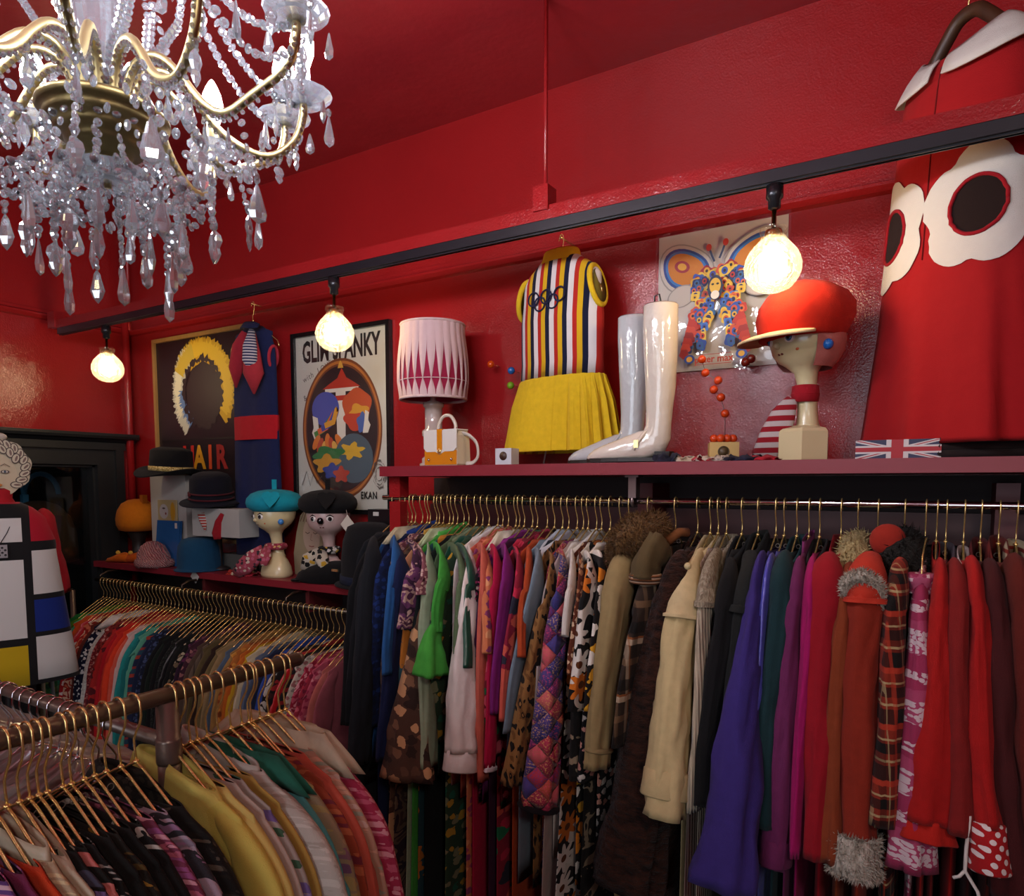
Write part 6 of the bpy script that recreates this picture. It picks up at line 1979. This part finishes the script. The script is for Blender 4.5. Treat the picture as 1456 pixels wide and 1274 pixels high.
t = hat('dark navy felt hat with a maroon cord tilted on the cardboard box', sx(299, 1.945), 1.945, sz(299, 718, 1.945) + .01, .088, .135, .128, plain('#0c0d18', .95), None, (.10, .10), .0, .004, soft=.8)
m = MB()
for q, dz in ((1.035, .022), (1.03, .046)):
    m.torus((dz * .1, -dz * .1, dz), .088 * q, .004, RX(.10) @ RYm(.10), 40, 6, 0, (1, 1.02))
m.ball((-.012, -.10, .036), .010, 12, 6, sc=(1, .5, 1)); m.build('cord_trim', plain('#4a141c'), t)
t = thing('neck_tie', 'red and white striped tie draped down the cardboard box front', 'tie', (sx(302, 1.895), 1.894, sz(302, 730, 1.895)))
m = MB(); m.tube([(-.085, 0, .0), (-.075, -.002, -.03), (-.06, -.003, -.075)], [.018, .016, .004], 10, flat_ratio=.2); m.build('striped_tail', stripes([('#9a2018', 1), ('#b8b0a8', 1)], .012), t)
m = MB(); m.tube([(.055, 0, -.0), (.03, -.002, -.035), (.02, -.003, -.085), (.022, -.003, -.11)], [.008, .014, .022, .016], 10, flat_ratio=.2); m.build('red_tail', plain('#8a1420'), t)
Y3 = 1.925
t = hat('petrol blue felt hat standing on the low shelf edge', sx(280, Y3), Y3, LZ + .001, .095, .145, .108, plain('#0e3c5a', .95), None, (0, .0), 0, .0, soft=.72)
# pink knitted beanie
Y4 = 1.90
t = thing('knitted_beanie', 'pink and white marled knitted beanie slumped beside the petrol blue hat', 'beanie', (sx(214, Y4), Y4, LZ))
m = MB()
rings = []
for z, r_ in ((0, .085), (.008, .095), (.03, .092), (.034, .085), (.06, .08), (.09, .06), (.108, .03), (.112, .004)):
    rings.append([Vector((r_ * (1 + .06 * sin(3 * a_) + .03 * sin(7 * a_ + z * 60)) * cos(a_) - z * .1, r_ * .8 * (1 + .05 * sin(5 * a_)) * sin(a_), z + .006 * sin(4 * a_ + z * 30))) for a_ in [2 * pi * k / 40 for k in range(40)]])
m.loft(rings); m.build('crown', knit('#b88078', '#8a3c44'), t)
m = MB(); m.lathe([(.086, .0), (.099, .004), (.101, .018), (.096, .032), (.088, .034)], 40, ax=Matrix.Diagonal((1, .8, 1))); m.build('turn_up', knit('#c09088', '#903f48', 160), t)
# orange dome hat on a dark stand
Y5 = 2.0
t = thing('hat_stand', 'dark short hat stand under the orange dome hat', 'stand', (sx(192, Y5), Y5, LZ))
m = MB(); m.lathe([(.05, 0), (.05, .01), (.03, .02), (.03, .10), (.045, .14), (.05, .175)], 20); m.build('stand', gloss('#1c1410', .5), t)
t = thing('dome_hat', 'mustard orange dome hat with a small tab by the door casing', 'hat', (sx(192, Y5), Y5, LZ + .15))
ORF = plain('#b8680a', .9)
m = MB(); m.lathe([(.06, -.002), (.085, .004), (.096, .03), (.098, .06), (.09, .10), (.07, .135), (.04, .153), (.01, .158), (.001, .158)], 36); m.build('crown', ORF, t)
m = MB(); m.box((.045, -.012, .135), (.07, .012, .178)); m.build('tab', plain('#a85c0a'), t)
# packets
Y6 = 1.975
t = thing('picture_packet', 'small cellophane packet with a pale picture above the blue packet', 'packet', (sx(236, 1.985), 1.985, sz(236, 736, 1.985)))
m = MB(); m.box((-.068, -.008, LZ - sz(236, 736, 1.985)), (.075, 0, .085)); m.build('card', gloss('#a89468', .3), t)
p = Print(); p.ell(-.02, .03, .035, .035, '#b0a8a0'); p.ell(.05, .03, .018, .045, '#b8861c'); p.ell(-.02, .045, .012, .004, '#4a3a30'); p.ell(-.005, .02, .006, .006, '#7a2a20')
p.build('picture', t).location = (0, -.008, 0)
t = thing('wrapped_packet', 'shiny blue wrapped packet leaning behind the pink beanie', 'packet', (sx(232, 1.955), 1.955, LZ))
m = MB(); m.loft([[Vector((x, y + .02 * z / .2, z)) for x, y in ((-.088, -.008), (.09, -.008), (.09, .006), (-.088, .006))] for z in (0, .004, .205, .21)], flat=True); m.build('wrapping', gloss('#28568a', .12, coat=.6, bscale=20, bstr=.5), t)
m = MB(); m.box((.06, .006, .175), (.075, .0085, .2)); m.build('price_sticker', gloss('#c0bcb4', .6), t)
# orange slippers
for i, (px, yy, lab, c) in enumerate(((163, 1.905, 'orange pointed slipper nearest the shelf end', '#b85a10'), (181, 1.93, 'orange slipper with a yellow pompom behind the pointed one', '#b04c0c'))):
    t = thing('slipper', lab, 'slipper', (sx(px, yy), yy, LZ), .35)
    rows = []
    for x, a, b in ((-.075, .004, .006), (-.06, .014, .02), (-.03, .024, .03), (0, .03, .042), (.03, .032, .05), (.055, .03, .045), (.07, .012, .03)):
        rows.append([Vector((x, a * cos(2 * pi * k / 16), max(0, b * (.5 + .5 * sin(2 * pi * k / 16))))) for k in range(16)])
    m = MB(); m.loft(rows); m.build('shoe_upper', plain(c), t)
    m = MB(); m.ball((.0, -.005, .047), .011, 12, 8); m.build('pompom', plain('#c49a3a'), t)

# two heads with berets
def beret(label, x, y, z, r_, mat, stalk, yaw):
    t = thing('beret', label, 'beret', (x, y, z), -yaw)
    m = MB()
    rg = []
    for rr_, zz in ((r_ * .76, -.004), (r_ * .8, .0), (r_ * .96, .012), (r_, .03), (r_ * .97, .048), (r_ * .82, .068), (r_ * .55, .08), (r_ * .25, .085), (.003, .086)):
        rg.append([Vector((rr_ * cos(2 * pi * k / 44) * (1 + .012 * sin(6 * 2 * pi * k / 44)), rr_ * sin(2 * pi * k / 44), zz)) for k in range(44)])
    m.loft(rg); m.build('crown', mat, t)
    m = MB(); m.box((-.009, -.006, .075), (.009, .006, .126)); m.build('stalk', mat, t)
    # leaf badge on the front
    m = MB()
    leaf = [(0, -.055), (.02, -.03), (.034, -.004), (.03, .014), (.012, .02), (0, .012), (-.012, .02), (-.03, .014), (-.034, -.004), (-.02, -.03)]
    Rb = Matrix.Translation((0, -r_ * .93, .058)) @ Matrix.Rotation(-.55, 4, 'X')
    m.prism(leaf, .006, frame=Rb); m.build('leaf_badge', mat, t)
    return t
Y7 = 1.957
x7 = sx(389, Y7)
mannequin('cream mannequin head with blue eye and earring under the turquoise beret', x7, Y7, LZ, radians(18), .96, SKIN, '#2a2622', '#3a7ac0', 'bust')
beret('turquoise felt beret with a leaf badge and upright stalk', x7, Y7, LZ + .275, .113, plain('#118a9e', .95), True, radians(-42))
x8 = sx(465, Y7)
mannequin('pale pink mannequin head with a black nose under the black beret', x8, Y7, LZ, radians(-26), .96, PINKSKIN, '#1a1618', None, 'bust', None, False)
b8 = beret('black felt beret with a leaf badge and upright stalk', x8, Y7, LZ + .275, .113, plain('#0d0d0f', .95), True, radians(-43))
m = MB(); m.prism([(0, -.036), (.026, 0), (0, .036), (-.026, 0)], .002, frame=Matrix.Translation((.075, -.085, -.045))); m.build('price_tag', gloss('#b4aca0', .6), b8)
m = MB(); m.tube([(.075, -.086, -.01), (.07, -.075, .015)], .0008, 5); m.build('tag_string', gloss('#b4aca0', .6), b8)
m = MB(); m.ball((0, -.088, .243), .013, 14, 8, sc=(1, .8, 1)); o = m.build('button', gloss('#08080a', .08)); o.location = (x8, Y7, LZ); o.rotation_euler = (0, 0, radians(26)); tag(o, 'shiny black button on the face of the pale pink mannequin', 'button')
# scarves on them
t = thing('neck_scarf', 'pink flowered scarf knotted on the turquoise beret mannequin', 'scarf', (x7, Y7, LZ + .125))
m = MB(); m.torus((0, 0, .0), .033, .014, None, 24, 8); m.build('band', floral('#8a3040', ['#c0b0a0', '#b04a60', '#c8a060'], 70), t)
m = MB(); m.tube([(-.02, -.045, -.005), (-.05, -.075, -.045), (-.09, -.09, -.085), (-.13, -.10, -.115)], [.018, .034, .036, .02], 14, flat_ratio=.4); m.tube([(0, -.045, 0), (.02, -.075, -.035), (.03, -.088, -.07)], [.016, .026, .012], 12, flat_ratio=.4); m.build('tail', floral('#98404e', ['#c4b4a4', '#b05a70', '#2a2830'], 60), t)
t = thing('neck_scarf', 'black, white and yellow scarf on the black beret mannequin', 'scarf', (x8, Y7, LZ + .125))
m = MB(); m.torus((0, 0, .0), .033, .015, None, 24, 8); m.build('band', floral('#101010', ['#b89a3a', '#c0b8b0'], 50), t)
m = MB(); m.tube([(0, -.045, 0), (-.03, -.07, -.035), (-.05, -.08, -.075)], [.018, .034, .02], 12, flat_ratio=.4); m.tube([(.01, -.045, 0), (.03, -.066, -.03), (.045, -.072, -.06)], [.016, .026, .016], 12, flat_ratio=.4); m.build('tail', floral('#b0a898', ['#b08a2a', '#101010', '#101010'], 40), t)
# flat printed face card between them
t = thing('paper_face_card', 'tan paper card of a long-haired face between the two beret mannequins', 'card', (sx(441, 2.045), 2.045, LZ))
m = MB()
hairp = [(-.10, 0), (-.105, .09), (-.085, .18), (-.06, .25), (-.02, .285), (.03, .285), (.07, .25), (.10, .18), (.115, .09), (.11, 0)]
m.prism(hairp, .006); m.build('hair_cutout', gloss('#8f8064', .6), t)
p = Print(); p.ell(.005, .17, .05, .075, '#a8917e', n=30); p.poly([(-.025, .03), (.04, .03), (.03, .11), (-.015, .11)], '#a8917e')
for s_ in (-1, 1):
    p.band([(.005 + s_ * .036, .182), (.005 + s_ * .022, .176), (.005 + s_ * .010, .182)], .0016, '#4a342a')
p.band([(.004, .175), (.0, .15), (.01, .147)], .0012, '#6a4a3a'); p.band([(-.01, .125), (.005, .122), (.02, .125)], .002, '#7a3a34')
for k in range(8): p.band([(-.03 + .011 * k, .285 - .002 * abs(k - 4)), (-.06 + .018 * k, .225)], .0018, '#5a2a24')
p.build('printing', t).location = (0, -.0062, 0)
# black flat cap and cloche, box, cloths
Y8 = 1.935
t = thing('flat_cap', 'black flat cap lying on the low shelf before the mannequins', 'cap', (sx(458, Y8), Y8, LZ), .2)
m = MB()
rg = []
for rr_, zz, dx in ((.085, .0, 0), (.10, .006, 0), (.115, .03, 0), (.11, .055, .01), (.08, .072, .012), (.03, .08, .012), (.003, .08, .012)):
    rg.append([Vector((rr_ * 1.08 * cos(2 * pi * k / 36) + dx, rr_ * .72 * sin(2 * pi * k / 36), zz + .02 * (rr_ / .115) * (cos(2 * pi * k / 36)) * (zz > .01))) for k in range(36)])
m.loft(rg); m.build('crown', plain('#0b0b0d', .95), t)
m = MB(); m.loft([[Vector((-.06 + .03 * cos(a) - .075 * q, .07 * sin(a) * (1 - .25 * q), .008 - .004 * q + dz)) for a in [pi / 2 + pi * k / 12 for k in range(13)]] for q, dz in ((0, 0), (.6, 0), (.62, .004), (0, .006))], closed=False, cap0=False, cap1=False); m.build('peak', plain('#0e0e10', .8), t)
Y9 = 1.955
t = hat('large black felt cloche with navy lining at the end of the low shelf', sx(522, Y9), Y9, LZ + .002, .105, .235, .125, plain('#0b0c10', .95), plain('#121a2e'), (0, .05), 0, .0, soft=.7, bandh=.03)
m = MB(); m.box((-.075, -.118, .06), (-.045, -.113, .068)); m.build('gilt_pin', GOLD, t)
t = thing('small_case', 'black box with a white label on the wall below the white poster', 'box', (sx(546, 2.05), 2.055, sz(546, 735, 2.05)))
m = MB(); m.box((-.06, -.035, -.05), (.05, .043, .03)); m.build('case', gloss('#0d0d10', .3), t)
m = MB(); m.box((-.032, -.036, .005), (-.004, -.0345, .02)); m.build('label_strip', gloss('#b8b8b4', .5), t)
t = thing('folded_scarf', 'red and cream folded scarf lying on the low shelf edge', 'scarf', (sx(337, 1.905), 1.905, LZ))
for a, b, c, sd in ((-.07, .0, '#9a2a20', 2), (-.02, .07, '#a89a84', 5), (.04, .11, '#8a1c2a', 7)):
    m = MB(); crumple(m, a, b, .022, .016, 12, sd); m.build('fold', plain(c), t)
lbox('card_box', 'grey card box behind the petrol blue hat on the low shelf', 'box', sx(318, 2.03), sx(362, 2.03), 2.0, 2.07, LZ, LZ + .07, gloss('#4a4a46', .6))
t = thing('price_ticket', 'small black ticket with a white label on the low shelf by the pink scarf', 'ticket', (sx(359, 1.96), 1.96, LZ))
m = MB(); m.box((-.016, -.004, 0), (.016, .004, .085)); m.build('ticket', gloss('#0c0c0e', .5), t)
m = MB(); m.box((-.009, -.0052, .02), (.009, -.004, .04)); m.build('label_strip', gloss('#b8b8b4', .6), t)
m = MB(); m.prism([(0, -.03), (.03, 0), (0, .03), (-.03, 0)], .0015, frame=Matrix.Translation((sx(271, 1.868), 1.8685, LZ - .022)) @ Matrix.Rotation(.1, 4, 'X')); o = m.build('paper_tag', gloss('#b0aca4', .6)); tag(o, 'white paper tag hanging over the low shelf edge under the petrol blue hat', 'tag')

# ================================================================== colour-block dress on its cut-out figure
DP = 2.62
MC = CAM + ray(2, 800) * DP
face = atan2(MC.x - CAM.x, MC.y - CAM.y)
mk = DP / F
t = thing('display_figure', 'cut-out lady figure in a white, black and primary colour-block dress', 'display figure', (MC.x, MC.y, 0), -face + .0)
def lz(py): return CAM.z + (687 - py) * mk
def lx_(px): return (px - 2) * mk
MD = NM('colour block cloth')
q_ = MD.n('ShaderNodeSeparateXYZ'); MD.l(MD.obj(), q_.inputs[0])
def zramp(stops):
    z0m, z1m = .85, 1.75
    lst = sorted([((lz(y) - z0m) / (z1m - z0m), c) for y, c in stops])
    x = MD.math('DIVIDE', MD.math('SUBTRACT', q_.outputs[2], z0m), z1m - z0m)
    return MD.ramp(x, [(max(0, p_), srgb(c)) for p_, c in lst])
K, Wt, Ye, Bl, Rd = '#0c0c0e', '#c4c2be', '#b89a0c', '#0c2472', '#a00c24'
# each stop lists the bottom edge (px row) of a field
colA = zramp([(1000, K), (975, Ye), (917, K), (906, Wt), (795, K), (770, Wt), (736, K), (716, Rd)])
colB = zramp([(1000, K), (969, Wt), (907, K), (900, Bl), (853, K), (845, Wt), (783, K), (770, Rd)])
fx = MD.math('GREATER_THAN', q_.outputs[0], lx_(37)); fl_ = MD.math('GREATER_THAN', q_.outputs[0], lx_(27))
colr = MD.mix(fx, MD.mix(fl_, colA, srgb(K)), colB)
lftx = MD.math('LESS_THAN', q_.outputs[0], lx_(-30))
colr = MD.mix(lftx, colr, colB)
MD.bump(MD.noise(MD.obj(), 700, 1), .2, .002)
MD.base(colr, .85, 0, .3, .1)
rows = []
for py, hw, hd in ((714, 26, .05), (722, 40, .06), (738, 58, .07), (770, 66, .085), (820, 70, .09), (880, 77, .085), (940, 84, .085), (974, 88, .085), (975, 86, .08), (968, 70, .06)):
    rows.append([Vector((hw * mk * (abs(cos(a)) ** .8) * (1 if cos(a) > 0 else -1), hd * sin(a), lz(py))) for a in [2 * pi * k / 48 for k in range(48)]])
m = MB(); m.loft(rows); m.build('dress', MD.m, t)
RJ = plain('#a01420', .8)
m = MB(); m.lathe([(lx_(30), lz(738)), (lx_(26), lz(722)), (lx_(19), lz(708)), (lx_(20), lz(698)), (lx_(15), lz(694)), (lx_(15), lz(705))], 28, ax=Matrix.Diagonal((1, .7, 1)), cap1=False); m.build('roll_neck', RJ, t)
for sg in (-1, 1):
    sleeve(RJ, (sg * lx_(54), .02, lz(724)), (sg * lx_(72), .05, lz(850)), (.036, .05), (.03, .035), t, name='jumper_sleeve')
m = MB(); m.tube([(0, -.02, lz(700)), (0, -.01, lz(1000)), (0, 0, .03)], .014, 10); m.lathe([(.16, 0), (.16, .012), (.03, .03), (.016, .04)], 24); m.build('stand_pole', gloss('#1a1a1c', .4), t)
# cut-out head, a thick card
m = MB()
hp = []
for k in range(48):
    a = 2 * pi * k / 48
    r_ = 1 + .035 * sin(9 * a)
    hp.append((lx_(2) + 41 * mk * r_ * cos(a), lz(664) + 40 * mk * r_ * sin(a)))
m.prism(hp, .012, frame=Matrix.Translation((0, -.006, 0))); m.build('head_card', gloss('#b0a488', .6), t)
p = Print()
p.ell(0, lz(676), 24 * mk, 31 * mk, '#b8a88a'); p.poly([(-.025, lz(700)), (.025, lz(700)), (.03, lz(716)), (-.03, lz(716))], '#b8a88a')
rr = random.Random(4)
for ringr, n_ in ((34, 22), (26, 16)):
    for k in range(n_):
        a = 2 * pi * k / n_ + ringr
        if ringr == 26 and sin(a) < .15: continue
        if sin(a) < -.8: continue
        cx, cz = ringr * mk * cos(a), lz(664) + ringr * mk * sin(a)
        p.ell(cx, cz, 7.5 * mk, 5 * mk, '#3a2622', rot=a + .8); p.ell(cx, cz, 6.2 * mk, 3.9 * mk, '#b5aa90', rot=a + .8); p.ell(cx + .002, cz, 4.2 * mk, 1.4 * mk, '#6a5248', rot=a + .8)
for s_ in (-1, 1):
    p.ell(s_ * 10 * mk, lz(671), 5 * mk, 2.4 * mk, '#3a2a28'); p.ell(s_ * 10 * mk, lz(671), 3.6 * mk, 1.6 * mk, '#c0b8a8'); p.ell(s_ * 10 * mk, lz(671), 1.5 * mk, 1.6 * mk, '#2a3a4a')
    p.band([(s_ * 5 * mk, lz(663)), (s_ * 10 * mk, lz(660)), (s_ * 16 * mk, lz(664))], .0012, '#4a3428')
p.band([(.0, lz(672)), (-.005, lz(682)), (.004, lz(684))], .001, '#6a4a3a'); p.ell(0, lz(690), 6 * mk, 2.4 * mk, '#b8701c', wob=.15, wn=3)
p.build('face_drawing', t).location = (0, -.018, 0)
m = MB(); m.ball((lx_(2), 0, lz(622)), .04, 16, 8, sc=(1, .4, .45)); m.build('hat_bead', gloss('#b0aaa0', .4), t)
m = MB()
for s_ in (-1, 1): m.tube([(s_ * 16 * mk, -.062, lz(738)), (s_ * 8 * mk, -.082, lz(756)), (0, -.09, lz(770))], .0016, 6)
m.build('necklace_cord', gloss('#15151a', .4), t)
m = MB(); m.box((-.02, -.098, lz(790)), (.02, -.092, lz(772))); m.build('pendant', gloss('#a8a8ac', .3, .6), t)
p = Print()
for i in range(4):
    for j in range(4):
        if (i + j) % 2: p.ell(-.0135 + .009 * i, lz(781) - .0135 + .009 * j, .004, .004, '#18181c')
p.build('pendant_pattern', t).location = (0, -.098, 0)
